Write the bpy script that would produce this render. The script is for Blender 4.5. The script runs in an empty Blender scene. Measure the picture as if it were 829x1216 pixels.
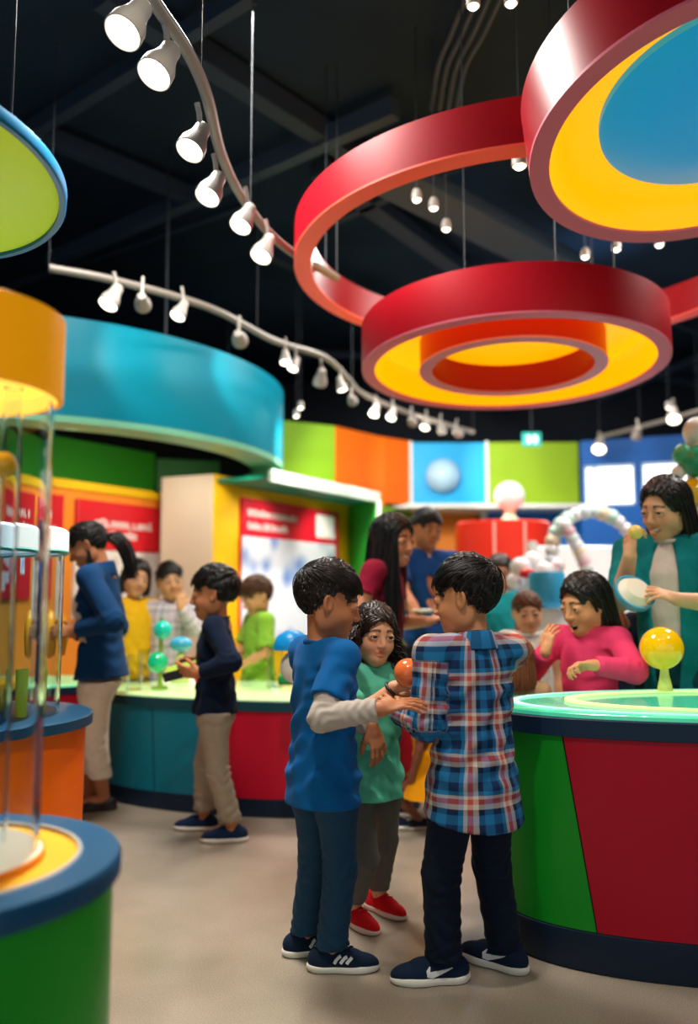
import bpy, bmesh, math, random
import numpy as np
from mathutils import Vector, Matrix

SC = bpy.context.scene
COL = SC.collection
PI = math.pi
R = math.radians
rng = random.Random(7)

# ------------------------------------------------------------------ camera
FPX, PITCH, CAMZ = 1000.0, R(5.54), 1.2
W_, H_ = 829, 1216
cp, sp = math.cos(PITCH), math.sin(PITCH)
def P(x, y, D):
    """the world point at depth Y = D that the photograph shows at pixel (x, y)"""
    a = (x - W_ / 2) / FPX; b = (H_ / 2 - y) / FPX
    d = Vector((a, cp - b * sp, sp + b * cp))
    t = D / d.y
    return Vector((d.x * t, D, CAMZ + d.z * t))
def FZ(x, y, z=0.0):
    a = (x - W_ / 2) / FPX; b = (H_ / 2 - y) / FPX
    d = Vector((a, cp - b * sp, sp + b * cp))
    t = (z - CAMZ) / d.z
    return Vector((d.x * t, d.y * t, z))

cam_d = bpy.data.cameras.new('camera'); cam = bpy.data.objects.new('camera', cam_d); COL.objects.link(cam)
cam.location = (0, 0, CAMZ); cam.rotation_euler = (PI / 2 + PITCH, 0, 0)
cam_d.sensor_fit = 'VERTICAL'; cam_d.sensor_height = 36; cam_d.lens = 36 * FPX / H_
cam_d.dof.use_dof = True; cam_d.dof.focus_distance = 2.72; cam_d.dof.aperture_fstop = 1.05
cam_d.clip_end = 100
SC.camera = cam
SC.cycles.use_denoising = True
SC.cycles.sample_clamp_indirect = 6
SC.view_settings.view_transform = 'Standard'
SC.view_settings.look = 'None'
SC.view_settings.gamma = 1
SC.view_settings.use_curve_mapping = False
SC.view_settings.exposure = 0.28

# --------------------------------------------------------------- materials
def lin(h):
    h = h.lstrip('#')
    out = []
    for i in (0, 2, 4):
        c = int(h[i:i + 2], 16) / 255
        out.append(c / 12.92 if c <= 0.04045 else ((c + 0.055) / 1.055) ** 2.4)
    return (*out, 1.0)
_M = {}
def mat(name, col, rough=0.5, metal=0.0, emit=0.0, emit_col=None, trans=0.0, ior=1.45, bump=0.0, bscale=60.0, vary=0.0, vscale=4.0,
        coat=0.0, sheen=0.0, sss=0.0, attr=None, alpha=1.0, spec=0.5):
    if name in _M: return _M[name]
    m = bpy.data.materials.new(name); m.use_nodes = True
    nt = m.node_tree; b = nt.nodes['Principled BSDF']
    c = lin(col) if isinstance(col, str) else col
    b.inputs['Base Color'].default_value = c
    b.inputs['Roughness'].default_value = rough
    b.inputs['Metallic'].default_value = metal
    b.inputs['Specular IOR Level'].default_value = spec
    b.inputs['IOR'].default_value = ior
    b.inputs['Transmission Weight'].default_value = trans
    b.inputs['Coat Weight'].default_value = coat
    b.inputs['Coat Roughness'].default_value = 0.08
    b.inputs['Sheen Weight'].default_value = sheen
    b.inputs['Alpha'].default_value = alpha
    if sss:
        b.inputs['Subsurface Weight'].default_value = sss
        b.inputs['Subsurface Radius'].default_value = (1.0, 0.35, 0.2)
        b.inputs['Subsurface Scale'].default_value = 0.012
    if emit:
        b.inputs['Emission Color'].default_value = lin(emit_col) if emit_col else c
        b.inputs['Emission Strength'].default_value = emit
    tc = nt.nodes.new('ShaderNodeTexCoord')
    src = None
    if attr:
        a = nt.nodes.new('ShaderNodeAttribute'); a.attribute_name = attr; src = a.outputs['Color']
        nt.links.new(src, b.inputs['Base Color'])
    if vary:
        n = nt.nodes.new('ShaderNodeTexNoise'); n.inputs['Scale'].default_value = vscale; n.inputs['Detail'].default_value = 4
        nt.links.new(tc.outputs['Object'], n.inputs['Vector'])
        mr = nt.nodes.new('ShaderNodeMapRange'); mr.inputs['From Min'].default_value = .25; mr.inputs['From Max'].default_value = .75
        mr.inputs['To Min'].default_value = 1 - vary; mr.inputs['To Max'].default_value = 1 + vary
        nt.links.new(n.outputs['Fac'], mr.inputs['Value'])
        mx = nt.nodes.new('ShaderNodeVectorMath'); mx.operation = 'SCALE'
        if src is not None: nt.links.new(src, mx.inputs[0])
        else: mx.inputs[0].default_value = c[:3]
        nt.links.new(mr.outputs['Result'], mx.inputs['Scale'])
        nt.links.new(mx.outputs['Vector'], b.inputs['Base Color'])
    if bump:
        n = nt.nodes.new('ShaderNodeTexNoise'); n.inputs['Scale'].default_value = bscale; n.inputs['Detail'].default_value = 3
        nt.links.new(tc.outputs['Object'], n.inputs['Vector'])
        bp = nt.nodes.new('ShaderNodeBump'); bp.inputs['Strength'].default_value = bump; bp.inputs['Distance'].default_value = 0.01
        nt.links.new(n.outputs['Fac'], bp.inputs['Height']); nt.links.new(bp.outputs['Normal'], b.inputs['Normal'])
    _M[name] = m
    return m
def paint(col, rough=0.35, **k):
    k.setdefault('spec', .32)
    return mat('paint_%s_%d' % (col.lstrip('#'), rough * 100), col, rough, **k)
def fabric(col, **k):
    k.setdefault('bump', .12); k.setdefault('bscale', 350); k.setdefault('vary', .06); k.setdefault('vscale', 30)
    return mat('fabric_' + col.lstrip('#'), col, .85, sheen=.03, spec=.15, **k)
def glow(col, s): return mat('glow_%s_%g' % (col.lstrip('#'), s), col, .5, emit=s)
def acrylic(name, col='#ffffff', rough=.02, ior=1.3): return mat(name, col, rough, trans=1.0, ior=ior)

# ------------------------------------------------------------ mesh building
class MB:
    def __init__(s): s.v = []; s.f = []; s.mi = []
    def add(s, vs, fs, m=0):
        o = len(s.v); s.v += [tuple(v) for v in vs]
        for f in fs: s.f.append(tuple(o + i for i in f)); s.mi.append(m)
        return s
    def box(s, lo, hi, M=None, m=0):
        x0, y0, z0 = lo; x1, y1, z1 = hi
        v = [Vector(p) for p in ((x0,y0,z0),(x1,y0,z0),(x1,y1,z0),(x0,y1,z0),(x0,y0,z1),(x1,y0,z1),(x1,y1,z1),(x0,y1,z1))]
        if M is not None: v = [M @ p for p in v]
        return s.add(v, [(0,3,2,1),(4,5,6,7),(0,1,5,4),(1,2,6,5),(2,3,7,6),(3,0,4,7)], m)
    def prism(s, poly, z0, z1, m=0):
        """vertical prism over a plan polygon (counter-clockwise)"""
        n = len(poly)
        v = [(p[0], p[1], z0) for p in poly] + [(p[0], p[1], z1) for p in poly]
        f = [tuple(range(n - 1, -1, -1)), tuple(range(n, 2 * n))] + [(i, (i+1) % n, n + (i+1) % n, n + i) for i in range(n)]
        return s.add(v, f, m)
    def lathe(s, prof, seg=48, M=None, m=0, sx=1.0, sy=1.0, a0=0.0, a1=2*PI):
        """profile [(r, z)] turned about Z; closed when a1 - a0 is a full turn"""
        full = abs(a1 - a0 - 2 * PI) < 1e-6
        n = len(prof); vs = []; cnt = seg if full else seg + 1
        for i in range(cnt):
            a = a0 + (a1 - a0) * i / seg
            for r, z in prof:
                p = Vector((r * math.cos(a) * sx, r * math.sin(a) * sy, z))
                vs.append(M @ p if M is not None else p)
        fs = []
        for i in range(seg):
            j = (i + 1) % cnt
            for k in range(n - 1): fs.append((i*n+k, j*n+k, j*n+k+1, i*n+k+1))
        return s.add(vs, fs, m)
    def tube(s, pts, r, seg=8, m=0, cap=True):
        pts = [Vector(p) for p in pts]; n = len(pts)
        rs = r if isinstance(r, (list, tuple)) else [r] * n
        t0 = (pts[1] - pts[0]).normalized()
        nrm = t0.orthogonal().normalized(); vs = []
        for i in range(n):
            t = (pts[min(i+1, n-1)] - pts[max(i-1, 0)]).normalized()
            nrm = (nrm - t * nrm.dot(t)).normalized(); bn = t.cross(nrm)
            for k in range(seg):
                a = 2 * PI * k / seg
                vs.append(pts[i] + (nrm * math.cos(a) + bn * math.sin(a)) * rs[i])
        fs = [(i*seg+k, i*seg+(k+1)%seg, (i+1)*seg+(k+1)%seg, (i+1)*seg+k) for i in range(n-1) for k in range(seg)]
        if cap: fs += [tuple(range(seg-1, -1, -1)), tuple((n-1)*seg+k for k in range(seg))]
        return s.add(vs, fs, m)
    def ball(s, c, r, seg=24, m=0, M=None):
        rx, ry, rz = r if isinstance(r, (tuple, list)) else (r, r, r)
        c = Vector(c); rings = max(6, seg // 2); vs = []; fs = []
        for i in range(rings + 1):
            th = PI * i / rings
            for k in range(seg):
                a = 2 * PI * k / seg
                p = Vector((rx*math.sin(th)*math.cos(a), ry*math.sin(th)*math.sin(a), -rz*math.cos(th)))
                vs.append(c + (M @ p if M is not None else p))
        for i in range(rings):
            for k in range(seg):
                fs.append((i*seg+k, i*seg+(k+1)%seg, (i+1)*seg+(k+1)%seg, (i+1)*seg+k))
        return s.add(vs, fs, m)
    def build(s, name, mats, parent=None, smooth=False, bevel=0.0, loc=None):
        me = bpy.data.meshes.new(name); me.from_pydata(s.v, [], s.f); me.update()
        mats = mats if isinstance(mats, (list, tuple)) else [mats]
        for m in mats: me.materials.append(m)
        me.polygons.foreach_set('material_index', s.mi)
        bm = bmesh.new(); bm.from_mesh(me); bmesh.ops.remove_doubles(bm, verts=bm.verts, dist=1e-6)
        bmesh.ops.recalc_face_normals(bm, faces=bm.faces); bm.to_mesh(me); bm.free()
        o = bpy.data.objects.new(name, me); COL.objects.link(o)
        if parent is not None: o.parent = parent
        if loc is not None: o.location = loc
        if smooth:
            for p in me.polygons: p.use_smooth = True
            try: me.set_sharp_from_angle(angle=R(40))
            except Exception: pass
        if bevel:
            b = o.modifiers.new('bevel', 'BEVEL'); b.width = bevel; b.segments = 2; b.limit_method = 'ANGLE'; b.angle_limit = R(40)
        return o
def empty(name, loc=(0,0,0), rz=0.0):
    o = bpy.data.objects.new(name, None); COL.objects.link(o); o.location = loc; o.rotation_euler = (0, 0, rz); o.empty_display_size = .05
    return o
def tag(o, label, cat, group=None, kind=None):
    o['label'] = label; o['category'] = cat
    if group: o['group'] = group
    if kind: o['kind'] = kind
    return o
def struct(o): o['kind'] = 'structure'; return o
def frame_of(o, u, v):
    """4x4 matrix with origin o, x along u, z along v (y = z cross x)"""
    x = Vector(u).normalized(); z = Vector(v); z = (z - x * z.dot(x)).normalized(); y = z.cross(x)
    return Matrix(((x.x, y.x, z.x, o[0]), (x.y, y.y, z.y, o[1]), (x.z, y.z, z.z, o[2]), (0, 0, 0, 1)))
def spline(pts, n=8):
    """Catmull-Rom through the points"""
    pts = [Vector(p) for p in pts]; q = [pts[0]*2-pts[1]] + pts + [pts[-1]*2-pts[-2]]; out = []
    for i in range(1, len(q) - 2):
        for k in range(n):
            t = k / n; a, b, c, d = q[i-1], q[i], q[i+1], q[i+2]
            out.append(.5 * ((2*b) + (c-a)*t + (2*a-5*b+4*c-d)*t*t + (3*b-a-3*c+d)*t**3))
    out.append(pts[-1]); return out
# ================================================================= SETTING
def floor_mat():
    m = bpy.data.materials.new('polished_concrete'); m.use_nodes = True; nt = m.node_tree; b = nt.nodes['Principled BSDF']
    tc = nt.nodes.new('ShaderNodeTexCoord')
    def noise(s, d): 
        n = nt.nodes.new('ShaderNodeTexNoise'); n.inputs['Scale'].default_value = s; n.inputs['Detail'].default_value = d
        nt.links.new(tc.outputs['Object'], n.inputs['Vector']); return n
    n1, n2 = noise(1.6, 5), noise(260, 2)
    r1 = nt.nodes.new('ShaderNodeValToRGB'); r1.color_ramp.elements[0].color = lin('#8c8273'); r1.color_ramp.elements[1].color = lin('#a3978a')
    r1.color_ramp.elements[0].position = .35; r1.color_ramp.elements[1].position = .65
    nt.links.new(n1.outputs['Fac'], r1.inputs['Fac'])
    r2 = nt.nodes.new('ShaderNodeValToRGB'); r2.color_ramp.elements[0].color = (.8, .79, .77, 1); r2.color_ramp.elements[1].color = (1.12, 1.1, 1.07, 1)
    r2.color_ramp.elements[0].position = .38; r2.color_ramp.elements[1].position = .62
    nt.links.new(n2.outputs['Fac'], r2.inputs['Fac'])
    mx = nt.nodes.new('ShaderNodeMix'); mx.data_type = 'RGBA'; mx.blend_type = 'MULTIPLY'; mx.inputs['Factor'].default_value = 1
    nt.links.new(r1.outputs['Color'], mx.inputs['A']); nt.links.new(r2.outputs['Color'], mx.inputs['B'])
    nt.links.new(mx.outputs['Result'], b.inputs['Base Color'])
    b.inputs['Roughness'].default_value = .2; b.inputs['Specular IOR Level'].default_value = .45
    return m
fl = struct(MB().box((-6, -3, -.1), (7, 17, 0)).build('floor', floor_mat()))
fl['label'] = 'polished beige concrete floor with fine speckle'
dark = mat('ceiling_black', '#203244', .9, vary=.3, vscale=1.2, spec=.1)
pipe_m = mat('dark_pipe', '#2a3b4e', .6, spec=.3)
duct_m = mat('dark_duct', '#34485c', .6, spec=.4)
struct(MB().box((-6, -3, 4.3), (7, 17, 4.4)).build('ceiling', dark))
struct(MB().box((-6, 12.2, 0), (7, 12.3, 4.3)).build('wall_back', mat('wall_dark_blue', '#101a28', .8)))
struct(MB().box((-6, -3, 0), (-5.9, 12.3, 4.3)).build('wall_left', mat('wall_dark', '#1a2430', .9)))
struct(MB().box((6.9, -3, 0), (7, 12.3, 4.3)).build('wall_right', mat('wall_dark', '#1a2430', .9)))

def beam(name, x0, y0, x1, y1, z, w, h, m):
    a, b = FZ(x0, y0, z), FZ(x1, y1, z)
    d = (b - a); M = frame_of(a, d, (0, 0, 1))
    return MB().box((0, -w/2, -h/2), (d.length, w/2, h/2), M).build(name, m)
pipes = [('ceiling_beam', 0, 178, 300, -10, 4.18, .07, .1, pipe_m), ('ceiling_beam', 40, 156, 236, 236, 4.17, .08, .12, pipe_m),
    ('ceiling_beam', 60, 310, 470, 128, 4.15, .09, .12, duct_m), ('ceiling_beam', 0, 345, 300, 240, 4.15, .05, .05, pipe_m),
    ('ceiling_beam', 120, -10, 560, 270, 4.19, .12, .14, pipe_m),
    ('ceiling_beam', 380, 200, 560, 330, 4.15, .16, .1, pipe_m),
    ('ceiling_beam', 395, 262, 570, 185, 4.13, .06, .06, pipe_m), ('ceiling_beam', 320, 300, 560, 410, 4.11, .08, .1, pipe_m),
    ('ceiling_beam', 560, 400, 900, 470, 4.05, .08, .1, duct_m), ('ceiling_beam', 700, 480, 900, 395, 4.05, .06, .08, duct_m),
    ('ceiling_beam', 660, 330, 900, 420, 4.09, .06, .06, pipe_m), ('ceiling_beam', 350, 420, 900, 440, 4.07, .06, .08, pipe_m)]
for (n, x0, y0, x1, y1, z, w, h, m) in pipes: struct(beam(n, x0, y0, x1, y1, z, w, h, m))
o = beam('air_duct', 455, 205, 735, 350, 3.86, .34, .10, duct_m); tag(o, 'dark grey square air duct crossing under the black ceiling behind the rings', 'duct')
for k in range(4):
    o = MB().tube(spline([FZ(556 + 14*k, -10, 4.1), FZ(536 + 13*k, 40, 4.1), FZ(520 + 11*k, 80, 4.1), FZ(512 + 10*k, 130, 4.1)], 6), .014, 8).build('conduit', duct_m, smooth=True)
    tag(o, ['leftmost of four curved dark conduits under the ceiling', 'second from left of four curved dark conduits under the ceiling', 'third from left of four curved dark conduits under the ceiling', 'rightmost of four curved dark conduits under the ceiling'][k], 'conduit', 'curved conduits under the ceiling')

def slab(name, a, b, z0, z1, th, m, parent=None, bevel=.004):
    """an upright panel whose front face runs from plan point a to b; its thickness goes back (left of a->b)"""
    a = Vector((a[0], a[1], 0)); b = Vector((b[0], b[1], 0)); d = b - a
    M = frame_of(a, d, (0, 0, 1))
    return MB().box((0, 0, z0), (d.length, th, z1), M).build(name, m, parent, bevel=bevel)
def plan(px, D): return ((px - W_/2) / FPX * D / 1.0, D)

white_trim = paint('#d9dcd8', .5)
# upper coloured wall panels
struct(slab('wall_lime_side', (-.95, 8.5), (-.15, 8.95), 2.1, 3.0, .12, paint('#86b81c', .5)))
struct(slab('wall_orange_side', (-.15, 8.95), (.41, 9.6), 2.2, 3.0, .12, paint('#f0700f', .5)))
struct(slab('wall_orange_end', (.41, 9.6), (.72, 9.85), 2.24, 3.0, .12, paint('#e2620c', .5)))  # same orange set darker for the shaded turn of the wall
struct(slab('wall_cyan_panel', (.745, 9.9), (1.62, 9.9), 2.25, 2.99, .12, paint('#0fa3e0', .45)))
struct(slab('wall_lime_panel', (1.645, 9.88), (2.72, 9.88), 2.25, 2.99, .12, paint('#86ac18', .5)))
struct(slab('trim_1', (1.615, 9.84), (1.65, 9.84), 2.25, 3.0, .12, white_trim))
struct(slab('trim_2', (.715, 9.84), (.748, 9.84), 2.25, 3.0, .12, white_trim))
struct(slab('trim_3', (.40, 9.8), (2.75, 9.8), 2.2, 2.25, .9, white_trim))
# lower wall, set back under the panels
struct(slab('wall_green_low', (.2, 9.3), (.78, 10.3), 0, 2.24, .1, paint('#6fa51f', .5)))
struct(slab('wall_orange_low', (.78, 10.6), (1.62, 10.6), 0, 2.24, .1, paint('#f08a2a', .5)))
struct(slab('trim_4', (1.62, 10.3), (1.70, 10.3), 0, 2.24, .1, white_trim))
struct(slab('wall_blue_low', (1.70, 10.4), (3.2, 10.4), 0, 2.24, .1, paint('#0f76c9', .5)))
# right wall with daylit windows
rw0, rw1 = Vector((2.74, 9.86, 0)), Vector((5.6, 8.75, 0)); rd = (rw1 - rw0); rl = rd.length; RM = frame_of(rw0, rd, (0, 0, 1))
def rbox(name, x0, x1, z0, z1, m, y0=0, y1=.12): return struct(MB().box((x0, y0, z0), (x1, y1, z1), RM).build(name, m))
blue_w = paint('#0d5fb5', .5)
wz0, wz1 = 2.22, 2.70
rbox('wall_blue_top', 0, rl, wz1, 3.0, blue_w); rbox('wall_blue_bottom', 0, rl, 0, wz0, blue_w)
rbox('wall_blue_post', 0, .04, wz0, wz1, blue_w); rbox('wall_blue_post', .60, .68, wz0, wz1, blue_w); rbox('wall_blue_post', 1.36, rl, wz0, wz1, blue_w)
winm = glow('#f2f7fb', 1.6)
for i, (x0, x1) in enumerate(((.04, .60), (.68, 1.36))):
    w = rbox('window_%d' % (i+1), x0, x1, wz0, wz1, winm, .06, .09)
    f = MB()
    f.box((x0, .0, wz0), (x1, .06, wz0+.025), RM).box((x0, .0, wz1-.025), (x1, .06, wz1), RM).box((x0, 0, wz0), (x0+.02, .06, wz1), RM).box((x1-.02, 0, wz0), (x1, .06, wz1), RM)
    if i == 0: f.box((x0+.10, 0, wz0), (x0+.13, .06, wz1), RM)
    f.build('window_frame', paint('#b9d3e6', .4), w)

# ---- left wall: green band, orange poster wall
struct(slab('wall_green_band', (-3.2, 6.1), (-1.86, 8.0), 0, 2.54, .1, paint('#2f8a1e', .5)))
struct(slab('wall_green_end', (-1.86, 8.05), (-.7, 8.35), 0, 2.5, .1, paint('#1f6f22', .5)))
pa, pb = Vector((-3.0, 5.45, 0)), Vector((-1.62, 7.68, 0))
PD = pb - pa; PM = frame_of(pa, PD, (0, 0, 1)); pl = PD.length
struct(MB().box((0, 0, 0), (pl, .2, 2.03), PM).build('wall_orange_low_left', paint('#f2922e', .5)))
struct(MB().box((0, -.05, 2.03), (pl, .2, 2.1), PM).build('trim_5', paint('#f5c31c', .45)))
def blobs_mat(name, c0, c1, c2, scale):
    m = bpy.data.materials.new(name); m.use_nodes = True; nt = m.node_tree; b = nt.nodes['Principled BSDF']; b.inputs['Roughness'].default_value = .4
    tc = nt.nodes.new('ShaderNodeTexCoord'); v = nt.nodes.new('ShaderNodeTexVoronoi'); v.inputs['Scale'].default_value = scale; v.feature = 'SMOOTH_F1'
    n = nt.nodes.new('ShaderNodeTexNoise'); n.inputs['Scale'].default_value = scale * .6
    nt.links.new(tc.outputs['Object'], v.inputs['Vector']); nt.links.new(tc.outputs['Object'], n.inputs['Vector'])
    r = nt.nodes.new('ShaderNodeValToRGB'); e = r.color_ramp.elements
    e[0].color = lin(c0); e[0].position = .25; e[1].color = lin(c2); e[1].position = .75; k = e.new(.45); k.color = lin(c1)
    a = nt.nodes.new('ShaderNodeMath'); a.operation = 'MULTIPLY'; a.inputs[1].default_value = .6
    s = nt.nodes.new('ShaderNodeMath'); s.operation = 'ADD'; nt.links.new(n.outputs['Fac'], a.inputs[0]); nt.links.new(v.outputs['Distance'], s.inputs[0]); nt.links.new(a.outputs[0], s.inputs[1])
    nt.links.new(s.outputs[0], r.inputs['Fac']); nt.links.new(r.outputs['Color'], b.inputs['Base Color']); return m
def letters(mb, M, x0, x1, z0, z1, seed, th=.004, words=2):
    """a row of blurred-looking characters: too soft in the photograph to read, so only strokes"""
    g = random.Random(seed); x = x0; h = z1 - z0; cnt = 0
    while x < x1 - h * .3:
        w = h * g.uniform(.45, .75)
        t = h * .2; x2 = min(x + w, x1); k = g.randrange(5)
        up = h * (1.0 if g.random() < .3 else .78)
        mb.box((x, -th, z0), (x + t, 0, z0 + up), M)
        if k != 1: mb.box((x, -th, z0 + up - t), (x2, 0, z0 + up), M)
        if k in (0, 2, 3): mb.box((x, -th, z0 + up*.42), (x2, 0, z0 + up*.42 + t*.9), M)
        if k in (1, 2, 4): mb.box((x, -th, z0), (x2, 0, z0 + t), M)
        if k in (0, 3, 4): mb.box((x2 - t, -th, z0), (x2, 0, z0 + up), M)
        x = x2 + h * .16; cnt += 1
        if cnt % 7 == 0: x += h * .2
red_sign = paint('#d8232c', .4); white_l = paint('#f4f0ee', .5)
def wall_s(M, L, px, o):   # distance along a wall line at which the photograph shows pixel column px
    ox, oy = M[0][3] - 0, M[1][3]; dx, dy = M[0][0], M[1][0]; k = (px - W_/2) / FPX
    return (k * oy - ox) / (dx - k * dy)
def zat(py, D): return CAMZ + (704.9 - py) / FPX * D * .995
s0, s1, s2, s3 = [wall_s(PM, pl, p, 0) for p in (-40, 70, 86, 203)]
t = empty('sign_board', PM @ Vector((s0, -.02, 1.2)));  tag(t, 'red poster board with white lettering and pictures behind the glass tube', 'sign')
def child_M(M, root): return Matrix.Translation(-Vector(root.location)) @ M
CM = child_M(PM, t)
MB().box((s0, -.04, 1.16), (s1, -.0, 1.97), CM).build('panel', red_sign, t)
l = MB(); letters(l, CM @ Matrix.Translation((0, -.04, 0)), s0+.25, s1-.1, 1.78, 1.85, 3); l.build('lettering', white_l, t); l = MB(); letters(l, CM @ Matrix.Translation((0, -.04, 0)), s0+.5, s1-.02, 1.67, 1.74, 4); l.build('lettering', white_l, t)
l = MB()
for (a, b, c, d) in ((.30, .42, 1.42, 1.62), (.48, .60, 1.40, 1.55), (.45, .62, 1.28, 1.36), (.2, .38, 1.22, 1.36), (.7, .8, 1.35, 1.5)): l.box((s0 + (s1-s0)*a, -.045, c), (s0 + (s1-s0)*b, -.04, d), CM)
l.build('picture', blobs_mat('photo_blue', '#6f8fd0', '#b9c8ee', '#ffffff', 9), t)
t = empty('sign_board', PM @ Vector((s2, -.02, 1.2))); tag(t, 'red header board with two white lines above pale photographs, behind the woman in the blazer', 'sign'); CM = child_M(PM, t)
MB().box((s2, -.05, 1.56), (s3, -.0, 1.96), CM).build('panel', red_sign, t, bevel=.01)
l = MB(); B = CM @ Matrix.Translation((0, -.05, 0)); letters(l, B, s2+.18, s3-.28, 1.745, 1.815, 5); l.build('lettering', white_l, t); l = MB(); letters(l, B, s2+.30, s3-.45, 1.655, 1.72, 6); l.build('lettering', white_l, t)
MB().box((s2, -.03, 1.0), (s3, -.0, 1.56), CM).build('picture', blobs_mat('photo_pale', '#b08a86', '#cfc6c2', '#ece6e0', 7), t)

# ---- portal with the yellow wall and the blue poster
cream = paint('#e8d6bd', .6); yel = paint('#f2bd12', .5)
qa, qb = Vector((-1.13, 7.0, 0)), Vector((0.02, 9.04, 0)); QD = qb - qa; QM = frame_of(qa, QD, (0, 0, 1)); ql = QD.length
struct(slab('wall_cream_side', (-1.62, 7.22), (-1.14, 7.0), 0, 2.2, .12, cream))
struct(MB().box((0, 0, 0), (ql, .25, 2.2), QM).build('wall_yellow', yel))
front = [(-.62, 6.72), (.31, 8.3)]
struct(MB().prism([front[0], front[1], (0.04, 9.02), (-1.10, 7.02)], 2.13, 2.16).build('trim_6', paint('#0f8f74', .5)))
struct(slab('trim_7', front[0], front[1], 2.10, 2.2, .04, paint('#cfe6da', .5)))
struct(slab('wall_green_portal', front[1], (0.04, 9.04), 0, 2.13, .06, paint('#1b9a2f', .5)))
struct(slab('trim_8', (.275, 8.26), (.315, 8.26), 0, 2.12, .05, paint('#d8e2d2', .5)))
t = empty('poster', QM @ Vector((0, 0, 1.0))); tag(t, 'large poster with red header and pale blue science pictures on the yellow wall', 'poster'); CM = child_M(QM, t)
u0, u1 = wall_s(QM, ql, 284, 0), wall_s(QM, ql, 399, 0)
MB().box((u0, -.035, .75), (u1, -.0, 2.04), CM).build('panel', paint('#d5152f', .4), t)
MB().box((u0-.01, -.045, .75), (u1-.09, -.035, 1.70), CM).build('picture', blobs_mat('photo_science', '#4f79c8', '#8fabe0', '#e8effc', 4.2), t)
l = MB(); B = CM @ Matrix.Translation((0, -.036, 0)); letters(l, B, u0+.07, u0+.85, 1.88, 1.945, 8); l.build('lettering', white_l, t); l = MB(); letters(l, B, u0+.07, u0+.70, 1.765, 1.83, 9); l.build('lettering', white_l, t)
MB().box((u1-.46, -.045, 1.755), (u1-.10, -.035, 1.99), CM).build('emblem', blobs_mat('photo_emblem', '#b9c9ea', '#e6ecfa', '#ffffff', 9), t, bevel=.02)

# ================================================================= HANGING THINGS
def ring_root(name, px, py, D, tx=0, ty=0):
    t = empty(name, P(px, py, D)); t.rotation_euler = (R(tx), R(ty), 0); return t
cable_m = mat('steel_cable', '#20272f', .5)
def cables(root, pts, top=4.28):
    for k, (x, y) in enumerate(pts):
        a = root.matrix_basis @ Vector((x, y, .02)) if False else None
        M = Matrix.Translation(root.location) @ root.rotation_euler.to_matrix().to_4x4()
        a = M @ Vector((x, y, .2)); Mi = M.inverted()
        MB().tube([Mi @ a, Mi @ Vector((a.x, a.y, top))], .0035, 6).build('cable', cable_m, root)
red_o = paint('#a80f1f', .35); lip_m = paint('#e8758a', .4); yel_g = mat('lit_yellow', '#ffb400', .4, emit=.75, emit_col='#ffb000')  # the yellow lining's emission stands in for lamps inside the rings
# C: big upper right ring with yellow inside and blue disc
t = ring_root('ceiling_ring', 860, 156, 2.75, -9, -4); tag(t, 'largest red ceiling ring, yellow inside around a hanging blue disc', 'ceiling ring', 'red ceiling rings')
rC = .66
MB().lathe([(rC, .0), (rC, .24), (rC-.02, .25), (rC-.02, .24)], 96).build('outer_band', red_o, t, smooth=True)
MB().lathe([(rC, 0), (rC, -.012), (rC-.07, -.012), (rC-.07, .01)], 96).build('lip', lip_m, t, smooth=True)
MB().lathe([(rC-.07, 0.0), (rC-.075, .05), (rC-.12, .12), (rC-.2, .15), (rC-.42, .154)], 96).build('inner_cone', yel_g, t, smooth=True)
MB().lathe([(0, .085), (.25, .09), (.43, .115), (.45, .125), (.45, .15), (0, .16)], 96, M=Matrix.Translation((.06, .02, 0))).build('disc', mat('blue_disc', '#0598da', .4, emit=.32), t, smooth=True)  # emission added in place of light bounced onto the disc's underside
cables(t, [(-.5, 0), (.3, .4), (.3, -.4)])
# B: large plain ring
t = ring_root('ceiling_ring', 634, 322, 4.25, -1, 1); tag(t, 'wide plain red ceiling ring open in the middle, hung behind the smaller double ring', 'ceiling ring', 'red ceiling rings')
rB = 1.25
MB().lathe([(rB, .0), (rB, .19), (rB-.085, .19), (rB-.085, 0)], 128).build('band', red_o, t, smooth=True)
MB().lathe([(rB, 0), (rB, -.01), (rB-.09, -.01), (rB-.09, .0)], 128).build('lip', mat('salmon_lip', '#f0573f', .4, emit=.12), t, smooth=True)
cables(t, [(-.05, -1.19), (.6, 1.0), (-1.1, .4)])
# A: ring with an inner ring and yellow lining
t = ring_root('ceiling_ring', 608, 437, 4.5, -3, 0); tag(t, 'lower red ceiling ring with a second red ring inside its glowing yellow lining', 'ceiling ring', 'red ceiling rings')
rA = .82
MB().lathe([(rA, .0), (rA, .235), (rA-.02, .235), (rA-.02, .2)], 96).build('outer_band', paint('#b81524', .35), t, smooth=True)
MB().lathe([(rA, 0), (rA, -.01), (rA-.07, -.01), (rA-.07, .01)], 96).build('lip', lip_m, t, smooth=True)
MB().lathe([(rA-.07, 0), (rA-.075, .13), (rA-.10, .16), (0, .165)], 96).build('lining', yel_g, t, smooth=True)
MB().lathe([(.50, 0.0), (.50, .16), (.44, .16), (.44, 0.0), (.50, 0.0)], 96).build('inner_ring', paint('#b81524', .35), t, smooth=True)
MB().lathe([(.505, 0.0), (.505, -.01), (.435, -.01), (.435, 0.0)], 96).build('inner_lip', paint('#e08aa4', .4), t, smooth=True)
cables(t, [(-.35, -.7), (.05, -.8), (.35, -.7)])
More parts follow.
